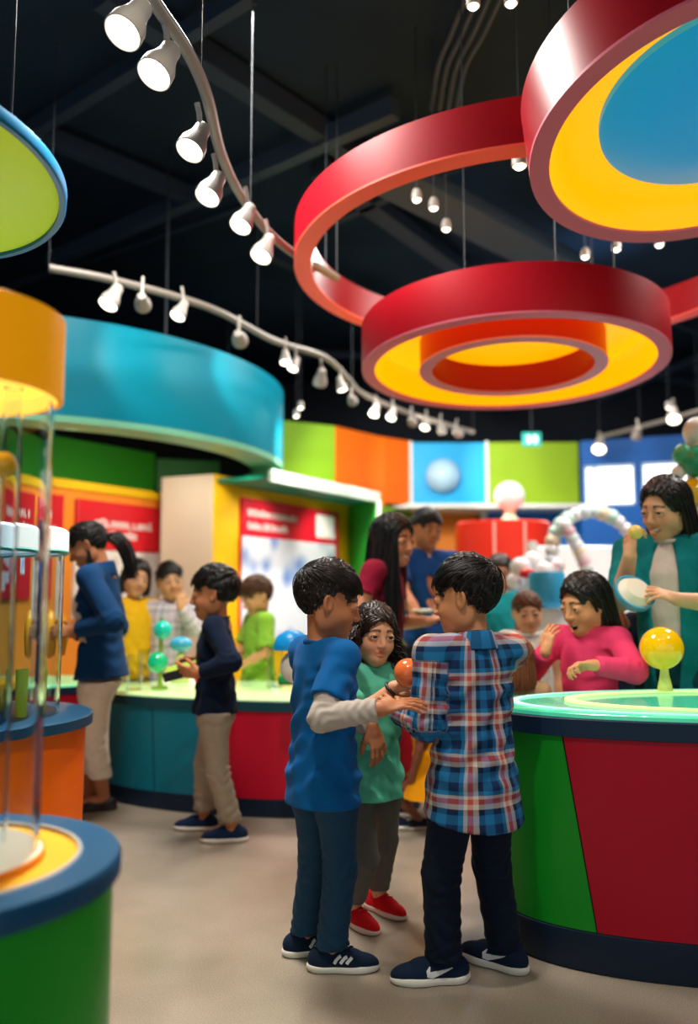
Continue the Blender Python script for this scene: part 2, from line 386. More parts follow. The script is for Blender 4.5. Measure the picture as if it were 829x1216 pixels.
# teal drum
t = empty('hanging_drum', (-2.69, 7.0, 2.25)); tag(t, 'huge curved teal drum canopy hung over the left exhibits', 'canopy')
MB().lathe([(2.13, .04), (2.13, .66), (2.11, .67), (2.0, .67), (1.98, .66)], 160).build('outer_shell', mat('teal_gloss', '#057d94', .36, spec=.2), t, smooth=True)
MB().lathe([(2.13, .04), (2.125, 0.0), (1.86, .0), (1.86, .04)], 160).build('lip', paint('#7fc7a4', .4), t, smooth=True)
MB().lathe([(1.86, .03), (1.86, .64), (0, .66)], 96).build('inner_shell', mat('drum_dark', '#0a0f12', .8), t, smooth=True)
for k in range(4):
    a = PI/4 + k*PI/2; MB().tube([(2.05*math.cos(a), 2.05*math.sin(a), .6), (2.05*math.cos(a), 2.05*math.sin(a), 2.03)], .01, 6).build('cable', cable_m, t)
# lime disc
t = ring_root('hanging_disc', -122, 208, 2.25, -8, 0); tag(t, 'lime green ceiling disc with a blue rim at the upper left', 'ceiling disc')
MB().lathe([(0, .0), (.415, 0.0), (.43, .004)], 96).build('underside', mat('lime_disc', '#a3c60a', .45, emit=.3), t, smooth=True)  # slight glow put into the lime for light reaching it from below
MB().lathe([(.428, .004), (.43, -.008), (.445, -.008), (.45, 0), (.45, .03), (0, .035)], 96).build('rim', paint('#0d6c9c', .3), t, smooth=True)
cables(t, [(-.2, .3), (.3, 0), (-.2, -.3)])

# ---- track lights
spot_body = mat('spot_body', '#a9a39b', .4); lens_m = glow("#fff2dc", 5.0); track_m = mat('track_rail', '#8d867d', .4)
def track(pts, label, w=.022):
    t = empty('light_track', pts[0]); tag(t, label, 'light track'); q = [p - pts[0] for p in spline(pts, 10)]
    MB().tube(q, w, 10).build('rail', track_m, t, smooth=True)
    for k in (0, len(q)//3, 2*len(q)//3, len(q)-1): MB().tube([q[k], Vector((q[k].x, q[k].y, 4.28 - pts[0].z))], .003, 6).build('hanger', cable_m, t)
TZ = 2.97
track([FZ(x, y, TZ) for x, y in ((150, -60), (182, 0), (222, 60), (246, 115), (262, 180), (285, 230), (318, 275), (352, 303), (400, 330))], 'curved light track running down past the plain red ring')
track([FZ(x, y, TZ) for x, y in ((58, 318), (140, 334), (250, 366), (325, 404), (385, 424), (412, 448), (432, 468), (490, 492), (562, 513))], 'long wavy light track above the teal drum')
track([FZ(x, y, TZ) for x, y in ((712, 519), (760, 507), (829, 488), (900, 465))], 'straight light track near the ceiling by the windows')
ORD = ['first', 'second', 'third', 'fourth', 'fifth', 'sixth', 'seventh', 'eighth', 'ninth', 'tenth', 'eleventh', 'twelfth', 'thirteenth', 'fourteenth', 'fifteenth', 'sixteenth']
def spotlight(px, py, tgt, s, label, group, watt=0, rail=None, z=TZ, cone=70):
    pos = FZ(px, py, z - .14)
    d = (Vector(tgt) - pos).normalized() if tgt is not None else Vector((-.30, -.36, -.85)).normalized()
    t = empty('track_spotlight', pos); tag(t, label, 'spotlight', group)
    M = frame_of((0, 0, 0), d.orthogonal(), -d)
    L = s * 1.25
    MB().lathe([(0, L*.62), (s*.22, L*.60), (s*.30, L*.5), (s*.31, L*.30), (s*.36, L*.1), (s*.50, -L*.18), (s*.53, -L*.48), (s*.50, -L*.5), (s*.47, -L*.46)], 28, M=M).build('housing', spot_body, t, smooth=True)
    MB().lathe([(s*.475, -L*.46), (s*.40, -L*.53), (s*.22, -L*.575), (0, -L*.585)], 24, M=M).build('lens', lens_m, t, smooth=True)
    up = Vector((0, 0, .14)) if rail is None else rail - pos
    MB().tube([Vector((0, 0, 0)) - d*L*.3, up*.6 - d*L*.2, up], s*.1, 8).build('bracket', spot_body, t, smooth=True)
    if watt:
        l = bpy.data.lights.new('spot_lamp', 'SPOT'); l.energy = watt*(2.2 if py < 445 else 1.3); l.spot_size = R(cone); l.spot_blend = .6; l.shadow_soft_size = s*.45; l.color = (1, .93, .82)
        o = bpy.data.objects.new('spot_lamp', l); COL.objects.link(o); o.parent = t
        o.location = d * (L*.9); o.rotation_euler = d.to_track_quat('-Z', 'Y').to_euler()
    return t
g1 = 'spotlights on the curved track'
for k, (x, y, s, tg, w) in enumerate(((157, 24, .105, None, 18), (193, 74, .105, None, 18), (233, 166, .10, None, 18), (253, 222, .10, None, 18), (291, 258, .095, None, 18), (315, 294, .10, None, 18))):
    spotlight(x, y, tg, s, '%s spotlight from the top on the curved track' % ORD[k], g1, w)
g2 = 'spotlights on the wavy track'
for k, (x, y, s, tg, w) in enumerate(((134, 352, .105, None, 20), (169, 358, .09, P(182, 425, 5.4), 7), (215, 368, .085, None, 0), (284, 401, .10, P(305, 470, 6.6), 9), (339, 424, .075, (-.3, 5.0, .6), 30), (350, 432, .075, None, 0), (381, 448, .10, (-.6, 8.2, 1.4), 90), (405, 456, .08, (.6, 6.4, .5), 50), (418, 474, .08, (.4, 8.9, 2.4), 80),
        (446, 487, .085, None, 0), (466, 491, .085, None, 0), (489, 500, .085, (1.1, 9.6, 2.6), 60), (506, 503, .085, None, 0), (524, 508, .085, (1.6, 9, 1), 60), (543, 514, .085, (2.2, 9.8, 2.6), 60))):
    spotlight(x, y, tg, s, '%s spotlight from the left on the wavy track' % ORD[k], g2, w)
for k, (x, y, s, tg, w) in enumerate(((712, 528, .14, (2.0, 7.5, .8), 90), (757, 514, .1, (3, 9.5, 2), 0), (800, 492, .12, (2.4, 6, .6), 90))):
    spotlight(x, y, tg, s, '%s spotlight from the left on the straight track by the windows' % ORD[k], 'spotlights on the straight track', w)
# small downlights on rods
rod_spots = ((495, 237, 3.3), (515, 247, 3.3), (530, 272, 3.25), (617, 197, 3.1), (695, 305, 3.35), (732, 296, 3.35), (783, 291, 3.35), (357, 484, 2.85), (352, 494, 2.75), (562, 7, 3.5), (607, 4, 3.5), (794, 484, 3.0))
rod_names = ['left', 'middle', 'right']
for k, (x, y, z) in enumerate(rod_spots):
    p = FZ(x, y, z); t = empty('rod_light', p); s = .028 if k != 3 else .035
    tag(t, ['small round lamp under the duct, leftmost of three', 'small round lamp under the duct, middle of three', 'small round lamp under the duct, rightmost of three', 'small lamp peeking out beside the yellow lined ring',
        'small round lamp above the lower ring, leftmost of three', 'small round lamp above the lower ring, middle of three', 'small round lamp above the lower ring, rightmost of three', 'small round lamp beside the lime panel, upper of two', 'small round lamp beside the lime panel, lower of two', 'tiny lamp near the conduits at the top', 'tiny lamp at the top of the long cable', 'small round lamp in front of the straight track'][k], 'lamp', 'small lamps on rods')
    MB().lathe([(0, .06), (s*.7, .055), (s, .03), (s, 0), (s*.8, -.002)], 16).build('housing', spot_body, t, smooth=True)
    MB().lathe([(s*.85, 0), (s*.5, -.012), (0, -.016)], 16).build('bulb', glow('#fff4e0', 5), t, smooth=True)
    MB().tube([(0, 0, .05), (0, 0, 4.29 - z)], .0025, 6).build('rod', cable_m, t)
# exit sign
p = P(632, 522, 9.0); t = empty('exit_sign', p); tag(t, 'small green lit exit sign hung in front of the lime panel', 'sign')
MB().box((-.1, 0, -.07), (.1, .05, .08)).build('case', mat('exit_green', '#1d8f86', .4, emit=.5, emit_col='#2ab7a4'), t, bevel=.01)
MB().box((-.05, -.004, -.04), (-.02, 0, .04)).box((-.01, -.004, -.01), (.06, 0, .015)).box((.02, -.004, -.04), (.045, 0, .045)).build('pictogram', glow('#d9fff4', 1.0), t)
MB().tube([(0, .02, .08), (0, .02, 4.29 - p.z)], .008, 6).build('rod', cable_m, t)
# ================================================================= COUNTERS AND TABLES
navy = paint('#0c2740', .4); toe_m = paint('#0b2038', .5)
def ell_band(mb, c, a, b, z0, z1, t0, t1, f0=1.0, f1=1.0, seg=60, s0=None, s1=None):
    """an upright strip round an ellipse from angle t0 to t1 (lower edge) and s0 to s1 (upper edge), f = taper"""
    s0 = t0 if s0 is None else s0; s1 = t1 if s1 is None else s1; vs = []; fs = []; K = 6
    for k in range(K + 1):
        w = k / K; f = f0 + (f1 - f0) * w; z = z0 + (z1 - z0) * w
        for i in range(seg + 1):
            a0 = t0 + (s0 - t0) * w; a1 = t1 + (s1 - t1) * w; an = R(a0 + (a1 - a0) * i / seg)
            vs.append((c[0] + a*f*math.cos(an), c[1] + b*f*math.sin(an), z))
    n = seg + 1
    for k in range(K):
        for i in range(seg): fs.append((k*n+i, k*n+i+1, (k+1)*n+i+1, (k+1)*n+i))
    return mb.add(vs, fs)
def ell_disc(a, b, prof, seg=96):
    return MB().lathe(prof, seg, sx=a, sy=b)
glow_top = mat('glow_counter', '#54d3a8', .12, emit=.30, emit_col='#3fd0a0', coat=.6)
glow_pale = mat('glow_counter_pale', '#c4e8a8', .15, emit=.45, emit_col='#c8f0a0', coat=.5)
glass_edge = mat('glass_edge', '#8fe6d2', .08, emit=.3, emit_col='#5fd8c4', coat=.8)
# right counter
RC = (1.45, 3.05); ra, rb_ = .97, .42; RZ = .80
t = empty('exhibit_counter', (RC[0], RC[1], 0)); tag(t, 'oval counter with curved green and dark red panels under a glowing green top', 'counter')
o0 = (0, 0)
ell_band(MB(), o0, ra, rb_, .13, RZ-.06, 120, 222.5, .93, .985, s1=217.5).build('green_panel', paint('#138a22', .3), t, smooth=True)
ell_band(MB(), o0, ra, rb_, .13, RZ-.06, 222.9, 330, .93, .985, s0=217.9).build('red_panel', paint('#a80a26', .3), t, smooth=True)
ell_band(MB(), o0, ra, rb_, .13, RZ-.06, 330.4, 479.6, .93, .985).build('green_panel', paint('#138a22', .3), t, smooth=True)
ell_band(MB(), o0, ra*.985, rb_*.985, .0, RZ-.04, 0, 360, .93, .985, 96).build('core', mat('gap_black', '#120808', .8), t, smooth=True)
MB().lathe([(.915, 0), (.925, .01), (.935, .125), (.915, .13), (0, .13)], 96, sx=ra, sy=rb_).build('toe_kick', toe_m, t, smooth=True)
MB().lathe([(.97, RZ-.065), (1.0, RZ-.06), (1.0, RZ-.005), (.99, RZ), (.90, RZ)], 120, sx=ra, sy=rb_).build('rim', navy, t, smooth=True)
MB().lathe([(0, RZ+.016), (.6, RZ+.016), (.955, RZ+.016), (.985, RZ+.012), (.985, RZ-.002), (.9, RZ-.002)], 120, sx=ra, sy=rb_).build('glass_top', glow_top, t, smooth=True)
MB().lathe([(.66, RZ+.018), (.66, RZ+.026), (.70, RZ+.026), (.70, RZ+.018)], 96, sx=ra, sy=rb_).build('light_ring', glow('#d8f59a', .6), t, smooth=True)
MB().lathe([(.87, RZ+.0165), (.87, RZ+.02), (.90, RZ+.02), (.90, RZ+.0165)], 96, sx=ra, sy=rb_).build('light_ring', glow('#a8f0dc', .55), t, smooth=True)
# yellow globe on stand
p = FZ(790, 820, RZ+.028); t = empty('globe_lamp', p); tag(t, 'yellow globe on a short clear green stem on the right counter', 'globe')
MB().lathe([(0, 0), (.030, 0), (.026, .02), (.017, .06), (.015, .10), (0, .10)], 24).build('stem', mat('lime_acrylic', '#dbe27a', .15, trans=.5, emit=.12), t, smooth=True)
MB().ball((-.008, 0, .162), .082, 40).build('globe', mat('yellow_globe', '#f7b905', .12, emit=.15, coat=.6), t, smooth=True)
# left counter
LC = (-.56, 5.12); la, lb = 1.06, .46; LZ = .62
t = empty('exhibit_counter', (LC[0], LC[1], 0)); t.rotation_euler.z = R(-13); tag(t, 'low curved counter with teal and red panels behind the boy in the navy sweater', 'counter')
teal_p = paint('#0a6c82', .35)
for (b0, b1, u0, u1) in ((150, 208, 150, 204), (208.5, 243, 204.5, 243), (243.4, 262, 243.4, 262)):
    ell_band(MB(), o0, la, lb, .1, LZ-.055, b0, b1, .95, .985, s0=u0, s1=u1).build('teal_panel', teal_p, t, smooth=True)
ell_band(MB(), o0, la, lb, .1, LZ-.055, 262.4, 400, .95, .985).build('red_panel', paint('#b50b2b', .35), t, smooth=True)
ell_band(MB(), o0, la*.98, lb*.98, .0, LZ-.03, 0, 360, .95, .985, 96).build('core', mat('gap_dark', '#0a1a24', .8), t, smooth=True)
MB().lathe([(.93, 0), (.95, .1), (.9, .1)], 96, sx=la, sy=lb).build('toe_kick', toe_m, t, smooth=True)
MB().lathe([(.97, LZ-.06), (1.0, LZ-.055), (1.0, LZ-.005), (.99, LZ), (.85, LZ)], 120, sx=la, sy=lb).build('rim', paint('#0d3d48', .35), t, smooth=True)
MB().lathe([(0, LZ+.014), (.95, LZ+.014), (.985, LZ+.008), (.985, LZ-.002)], 120, sx=la, sy=lb).build('glass_top', glow_pale, t, smooth=True)
# far left counter behind the woman
t = empty('exhibit_counter', (-2.1, 5.62, 0)); tag(t, 'small counter with dark red sides half hidden behind the orange table', 'counter')
MB().lathe([(.92, 0), (.95, .1), (.985, LZ-.05)], 64, sx=.5, sy=.36).build('side_panel', paint('#9c0f22', .4), t, smooth=True)
MB().lathe([(.97, LZ-.05), (1.0, LZ-.045), (1.0, LZ-.002), (.9, LZ)], 64, sx=.5, sy=.36).build('rim', navy, t, smooth=True)
MB().lathe([(0, LZ+.012), (.96, LZ+.012), (.98, LZ-.002)], 64, sx=.5, sy=.36).build('glass_top', mat('glow_green_small', '#7fe3a0', .15, emit=.4), t, smooth=True)

# green pedestal with the big tube
GP = (-.79, 1.64); t = empty('display_pedestal', (GP[0], GP[1], 0)); tag(t, 'round green pedestal with a blue rim, nearest exhibit at the lower left', 'pedestal')
MB().lathe([(.335, 0), (.335, .66)], 96).build('body', paint('#10a022', .35), t, smooth=True)
MB().lathe([(.33, .655), (.35, .66), (.35, .692), (.345, .70), (.275, .70), (.272, .694)], 120).build('rim', mat('rim_blue', '#1a4f74', .3, spec=.5), t, smooth=True)
MB().lathe([(.276, .70), (.274, .703), (.268, .703), (.266, .696)], 96).build('trim_ring', mat('pale_metal', '#c8cfd2', .3, metal=.5), t, smooth=True)
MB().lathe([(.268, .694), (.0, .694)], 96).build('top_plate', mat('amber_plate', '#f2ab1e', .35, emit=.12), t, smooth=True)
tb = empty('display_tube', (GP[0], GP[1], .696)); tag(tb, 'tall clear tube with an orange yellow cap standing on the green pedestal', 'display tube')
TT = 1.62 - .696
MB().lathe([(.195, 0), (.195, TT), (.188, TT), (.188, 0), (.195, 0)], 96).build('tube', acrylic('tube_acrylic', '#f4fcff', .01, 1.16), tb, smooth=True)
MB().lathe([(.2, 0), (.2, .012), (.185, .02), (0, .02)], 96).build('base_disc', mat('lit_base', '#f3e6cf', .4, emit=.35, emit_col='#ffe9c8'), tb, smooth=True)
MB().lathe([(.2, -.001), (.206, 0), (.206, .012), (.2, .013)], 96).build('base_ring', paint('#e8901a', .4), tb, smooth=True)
MB().lathe([(.20, TT-.03), (.212, TT-.028), (.212, TT+.135), (.2, TT+.14), (0, TT+.14)], 96).build('cap', mat('cap_amber', '#f8a20c', .3, emit=.35), tb, smooth=True)  # emission added to brighten the cap body, which is no lamp
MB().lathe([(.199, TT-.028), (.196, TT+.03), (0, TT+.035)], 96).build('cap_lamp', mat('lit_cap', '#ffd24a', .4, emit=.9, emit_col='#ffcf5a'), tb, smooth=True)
MB().lathe([(.02, .02), (.02, TT), (.014, TT), (.014, .02)], 24, M=Matrix.Translation((.1, .06, 0))).build('inner_tube', acrylic('tube_acrylic2', '#f0f8ff', .02, 1.08), tb, smooth=True)
yb = mat('yellow_ball', '#f6bd1a', .2, coat=.5)
bp_ = P(4, 552, 1.66); o = MB().ball((0, 0, 0), .026, 32).build('ball', yb, smooth=True, loc=bp_); tag(o, 'small shiny yellow ball hanging in the upper part of the big clear tube', 'ball')

# orange table
OT = (-1.42, 3.2); OZ = .75; rO = .445
t = empty('exhibit_table', (OT[0], OT[1], 0)); tag(t, 'round orange table with a dark blue top behind the green pedestal', 'table')
MB().lathe([(rO-.03, 0), (rO-.025, OZ-.04)], 96).build('body', paint('#f26a08', .35), t, smooth=True)
MB().lathe([(rO-.03, OZ-.045), (rO, OZ-.04), (rO, OZ-.005), (rO-.01, OZ), (0, OZ)], 96).build('top', mat('table_blue', '#16405c', .3), t, smooth=True)
ct = empty('display_case', (-1.46, 3.2, OZ)); tag(ct, 'clear cylinder case with a white lid on the orange table', 'display case')
MB().lathe([(.36, 0), (.36, .62), (.354, .62), (.354, 0), (.36, 0)], 72).build('tube', acrylic('case_acrylic', '#eefaff', .015, 1.13), ct, smooth=True)
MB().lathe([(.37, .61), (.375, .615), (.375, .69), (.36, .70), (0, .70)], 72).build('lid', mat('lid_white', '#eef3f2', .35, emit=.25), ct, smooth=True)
MB().lathe([(.372, .60), (.378, .61), (.372, .618)], 72).build('lid_rim', paint('#2a9c8e', .3), ct, smooth=True)
# things in the case
def small(name, mb, m, loc, label, cat, group=None, **k):
    o = mb.build(name, m, loc=loc, smooth=True, **k); tag(o, label, cat, group); return o
yl = mat('yellow_toy', '#e8d21e', .3); cl = mat('toy_clear', '#e9f0d0', .1, trans=.6)
zc = OZ + .002
small('cup', MB().lathe([(0, 0), (.035, 0), (.042, .17), (.038, .17), (.032, .008), (0, .008)], 24), mat('lime_cup', '#d5dc2a', .2, trans=.3), (-1.16, 3.16, zc), 'lime yellow plastic cup at the right edge inside the lidded case', 'cup')
small('toy_block', MB().box((-.05, -.04, 0), (.05, .04, .16)), yl, (-1.42, 3.28, zc), 'tall yellow block standing inside the lidded case', 'block', bevel=.01)
small('toy_cone', MB().lathe([(.05, 0), (.045, .02), (.012, .13), (0, .135)], 24), mat('pale_cone', '#f1e6d8', .5), (-1.36, 3.05, zc), 'pale cone standing inside the lidded case', 'cone')
small('toy_ring', MB().lathe([(.05, .0), (.075, .012), (.05, .03), (.032, .015), (.05, 0)], 32), mat('white_toy', '#f2f2ec', .35), (-1.31, 3.03, zc), 'white ring lying inside the lidded case', 'ring')
small('toy_ball', MB().ball((0, 0, .045), .045), yb, (-1.30, 3.24, zc), 'yellow ball resting on the floor of the lidded case', 'ball')
small('flask', MB().lathe([(0, 0), (.05, 0), (.055, .03), (.03, .12), (.018, .15), (.018, .22), (.014, .22)], 24), cl, (-1.52, 3.06, zc), 'clear flask standing inside the lidded case', 'flask')
# yellow chair by the woman, thing in her hands
hp = P(66, 752, 4.45)
small('toy_rocket', MB().lathe([(0, -.13), (.05, -.11), (.065, -.02), (.06, .06), (.03, .11), (0, .125)], 24), mat('orange_toy', '#f2a516', .35), hp, 'yellow orange rounded toy held by the woman in the blue blazer', 'toy')
t = empty('stool', (-1.98, 4.9, 0)); tag(t, 'small yellow stool beside the woman in the blue blazer', 'stool')
m_ = paint('#f0a01c', .4)
MB().box((-.16, -.16, .66), (.16, .16, .71)).build('seat', m_, t, bevel=.01)
for sx in (-1, 1):
    for sy in (-1, 1): MB().box((sx*.13-.02, sy*.13-.02, 0), (sx*.13+.02, sy*.13+.02, .66)).build('leg', m_, t)
MB().box((-.12, -.145, .5), (.12, -.125, .54)).build('rung', m_, t)

# ---- things on the left counter
zl = LZ + .016
t = empty('ball_tree', FZ(190, 818, zl)); tag(t, 'clear stand holding two teal balls on the left counter', 'ball stand')
b0 = t.location
MB().lathe([(0, 0), (.05, 0), (.05, .012), (.014, .02), (.012, .42), (0, .42)], 20).build('stem', mat('stand_lime', '#a9cf3a', .2, trans=.5), t, smooth=True)
tealb = mat('teal_ball', '#18cdb4', .1, coat=.6, emit=.08)
for (x, y, r_, n) in ((193, 748, .056, 'ball'), (187, 786, .062, 'ball')):
    MB().ball(P(x, y, b0.y) - b0, r_, 28).build(n, tealb if y < 770 else mat('green_ball', '#12c98c', .1, coat=.6, emit=.08), t, smooth=True)
small('toy_fish', MB().ball((0, 0, 0), (.07, .05, .045), 24), mat('aqua_toy', '#4cb8dd', .2, coat=.4), FZ(214, 811, zl+.032) + Vector((0, 0, .23)), 'shiny light blue toy on the pale lime cone', 'toy')
for k, (x, c) in enumerate(((143, 'left'), (160, 'second'), (172, 'third'))):
    small('beaker', MB().lathe([(0, 0), (.04, 0), (.043, .21), (.039, .21), (.036, .006), (0, .006)], 24), acrylic('beaker_clear', '#eef6f4', .05, 1.15), FZ(x, (823, 819, 811)[k], zl), ['leftmost of three clear beakers on the left counter', 'middle of three clear beakers on the left counter', 'rightmost of three clear beakers on the left counter'][k], 'beaker', 'beakers on the left counter')
small('lit_tray', MB().lathe([(0, .03), (.185, .03), (.2, .02), (.2, 0), (0, 0)], 48), mat('lit_tray', '#e8f3c8', .3, emit=.45), FZ(226, 812, zl), 'pale glowing round tray on the left counter', 'tray')
small('lime_cone', MB().lathe([(.06, 0), (.055, .02), (.03, .15), (.02, .18), (0, .185)], 28), mat('pale_lime', '#d3e58e', .3, trans=.3), FZ(214, 811, zl+.032), 'pale lime cone standing on the glowing tray', 'cone')
small('red_dish', MB().lathe([(0, 0), (.04, 0), (.06, .04), (.055, .04), (.036, .008), (0, .008)], 32), paint('#d8203a', .3), FZ(240, 811, zl+.032), 'red dish on the glowing tray under the tablet', 'dish')
small('block_orange', MB().box((-.09, -.07, 0), (.09, .07, .11)), paint('#f0981c', .4), FZ(350, 812, zl), 'orange block on the left counter behind the boy in the blue shirt', 'block', bevel=.012)
small('block_green', MB().box((-.08, -.06, 0), (.08, .06, .05)), paint('#1f9a4e', .4), FZ(350, 812, zl+.111), 'green block stacked on the orange block', 'block', bevel=.012)
small('white_globe', MB().ball((0, 0, .075), .075), mat('white_gloss', '#f1efe8', .25, coat=.3), FZ(352, 812, zl+.162), 'white ball on top of the green block', 'ball')
small('blue_cap', MB().lathe([(.085, 0), (.085, .02), (.07, .06), (.03, .085), (0, .09)], 32), paint('#0f86c9', .3), FZ(352, 812, zl+.162) + Vector((-.02, 0, .151)), 'bright blue dome on the white ball', 'dome')
small('beaker', MB().lathe([(0, 0), (.045, 0), (.05, .26), (.046, .26), (.041, .006), (0, .006)], 24), acrylic('beaker_clear', '#eef6f4', .05, 1.15), FZ(326, 816, zl), 'tall clear beaker in front of the boy in the lime shirt', 'beaker', 'beakers on the left counter')

# ---- mid distance on the right
t = empty('kiosk', (1.53, 8.35, 0)); tag(t, 'round red canopied kiosk in the distance under the lime wall panel', 'kiosk')
MB().lathe([(.45, 1.50), (.47, 1.52), (.47, 1.88), (.44, 1.90), (0, 1.90)], 64).build('canopy', paint('#e0321f', .35), t, smooth=True)
MB().lathe([(.45, 1.5), (0, 1.5)], 48).build('soffit', paint('#7d6a55', .6), t)
MB().lathe([(.08, 0), (.08, 1.5)], 24).build('post', paint('#d8cfc0', .4), t, smooth=True)
MB().lathe([(.42, 0), (.42, .95), (.46, .96), (.46, 1.0), (0, 1.0)], 48).build('base', paint('#c92a22', .4), t, smooth=True)
for a in (250, 285): MB().box((.468, -.012, 1.52), (.476, .012, 1.88), Matrix.Rotation(R(a), 4, 'Z')).build('seam', paint('#f0b0a0', .4), t)
t = empty('globe_lamp', (1.60, 8.35, 1.90)); tag(t, 'white globe lamp on a pale stem on top of the red kiosk', 'globe')
MB().lathe([(.1, 0), (.09, .03), (.05, .08), (.055, .14)], 24).build('stem', paint('#e6dfb8', .4), t, smooth=True)
MB().ball((0, 0, .27), .15, 32).build('globe', mat('white_lamp_globe', '#f2f3ec', .2, emit=.1), t, smooth=True)
o = MB().ball((0, 0, 0), .205, 40).build('wall_ball', mat('pale_blue_ball', '#a9d4f0', .3), smooth=True, loc=P(526, 565, 9.86)); tag(o, 'pale blue half ball mounted on the cyan wall panel', 'ball')

# pastel balloon frames behind the pink girl
pastel = [mat('pastel_%d' % i, c, .35, coat=.3) for i, c in enumerate(('#f3f4f6', '#f6dfe2', '#dff0f4', '#f3e3c4', '#f0c4cc', '#e7f2fb', '#cdeede'))]
def garland(label, pts, D, r, seed):
    t = empty('balloon_arch', P(pts[0][0], pts[0][1], D)); tag(t, label, 'balloon arch')
    q = [P(x, y, D) for x, y in pts]; s = spline(q, 24); g = random.Random(seed); last = None
    for p in s:
        if last is None or (p - last).length > r * 1.25:
            MB().ball(p - t.location, r * g.uniform(.88, 1.12), 20).build('balloon', pastel[g.choice((0, 0, 0, 5, 1, 2, 3, 4, 6))], t, smooth=True); last = p
    return t
ga = garland('pastel balloon arch with a short hanging strand over the white display on the right', ((655, 700), (655, 660), (660, 632), (676, 615), (700, 607), (722, 612), (740, 625), (756, 650), (762, 690)), 6.2, .052, 2)
gs = spline([P(x, y, 6.14) for x, y in ((668, 618), (677, 634), (686, 650), (692, 664), (697, 676))], 6)
for i, p in enumerate(gs[2::3]): MB().ball(p - ga.location, .05, 20).build('balloon', pastel[(0, 4, 2, 0, 3, 1, 4, 0)[i % 8]], ga, smooth=True)
for x, y in ((655, 700), (762, 690)):
    p = P(x, y, 6.2); MB().tube([p - ga.location, Vector((p.x, p.y, .0)) - ga.location], .018, 10).build('post', white_trim, ga)
t = empty('display_board', (2.05, 7.4, 0)); tag(t, 'large white and pale blue display board behind the balloon arch', 'board')
MB().box((-.42, 0, 0), (.86, .1, 1.62)).build('panel', blobs_mat('board_blue', '#6fb6ea', '#d4e8f8', '#ffffff', 2.2), t, bevel=.02)
MB().box((-.46, -.02, 0), (-.40, .12, 1.66)).build('post', white_trim, t); MB().box((.84, -.02, 0), (.90, .12, 1.66)).build('post', white_trim, t)
MB().tube(spline([(-.35, -.03, 1.15), (0, -.03, 1.1), (.4, -.03, 1.2), (.8, -.03, 1.45)], 8), .025, 8).build('stripe', paint('#9fd0f0', .4), t)
# white plush-like cluster: puffy white balloons
t = empty('balloon_cluster', P(630, 690, 5.6)); tag(t, 'puffy cluster of white balloons with a red one, left of the balloon arch', 'balloons')
for (x, y, r_, m_) in ((618, 674, .07, 0), (632, 668, .075, 0), (646, 678, .065, 0), (655, 690, .065, 5), (625, 688, .075, 5), (640, 694, .08, 0), (612, 690, .06, 0), (648, 706, .075, 5), (628, 706, .07, 0), (662, 672, .05, 1)):
    MB().ball(P(x, y, 5.6 + (x % 3) * .05) - t.location, r_, 24).build('balloon', pastel[m_], t, smooth=True)
MB().ball(P(627, 681, 5.5) - t.location, (.055, .04, .032), 24).build('balloon', paint('#d8262c', .3), t, smooth=True)
MB().tube([(0, .05, -.1), (0, .05, -P(630, 690, 5.6).z)], .02, 10).build('pole', white_trim, t)
small('aqua_drum', MB().lathe([(0, 0), (.10, 0), (.11, .02), (.11, .2), (.10, .22), (0, .22)], 32), mat('aqua_toy2', '#3aa9dd', .3), P(650, 722, 5.2), 'bright blue drum shaped toy between the girl with tied hair and the girl in pink', 'toy')
p = P(650, 722, 5.2)
t = empty('plinth', (p.x, p.y, 0)); tag(t, 'white plinth under the blue drum toy', 'plinth'); MB().lathe([(.16, 0), (.15, .02), (.14, p.z-.02), (.16, p.z-.002), (0, p.z-.002)], 32).build('body', paint('#e4ecef', .4), t, smooth=True)
# dark rack with white bars
t = empty('bar_rack', (P(754, 790, 5.0).x, 5.0, 0)); tag(t, 'dark rack with white horizontal bars behind the girl in pink', 'rack')
for z in (.72, .81, .90, .99): MB().box((-.26, -.03, z - .018), (.24, 0, z + .018)).build('bar', white_trim, t)
MB().box((-.27, 0, 0), (.26, .2, 1.04)).build('body', paint('#0e2740', .5), t)
# molecule tower at the right edge
p = P(823, 560, 4.6)
t = empty('molecule_tower', (p.x, p.y, 0)); tag(t, 'tower of green, white and yellow balls on a pole at the right edge', 'sculpture')
MB().tube([(0, .02, 0), (0, .02, 2.1)], .025, 12).build('pole', white_trim, t)
MB().lathe([(.25, 0), (.24, .03), (.05, .05), (0, .05)], 32).build('base', white_trim, t, smooth=True)
for (x, y, r_, c) in ((830, 513, .085, '#e9f1ee'), (812, 540, .06, '#3bb07e'), (828, 548, .09, '#1f9f73'), (815, 552, .045, '#f2f2ee'), (836, 530, .06, '#f0f0ea'), (824, 584, .075, '#f2c21a'), (838, 575, .05, '#e89a1a'), (838, 610, .07, '#d9dfe6'), (806, 561, .04, '#e7efe8')):
    MB().ball(P(x, y, 4.6 - (x % 5) * .015) - t.location, r_, 28).build('ball', mat('ball_' + c[1:], c, .25, coat=.4), t, smooth=True)
# far mid-left clutter behind the children: lime and white toys by the polo man
small('green_pot', MB().lathe([(0, 0), (.09, 0), (.11, .18), (.10, .18), (.08, .01)], 24), paint('#58b83a', .4), (P(523, 672, 7.1).x, 7.1, 1.0+.002), 'green pot on the small cabinet right of the man in the polo shirt', 'pot')
t = empty('cabinet', (P(530, 700, 7.1).x, 7.1, 0)); tag(t, 'small red and yellow cabinet behind the man in the polo shirt', 'cabinet')
MB().box((-.28, -.2, 0), (.28, .2, .96)).build('body', paint('#c03040', .45), t, bevel=.01)
MB().box((-.3, -.22, .96), (.3, .22, 1.0)).build('top', paint('#e8b020', .45), t, bevel=.008)

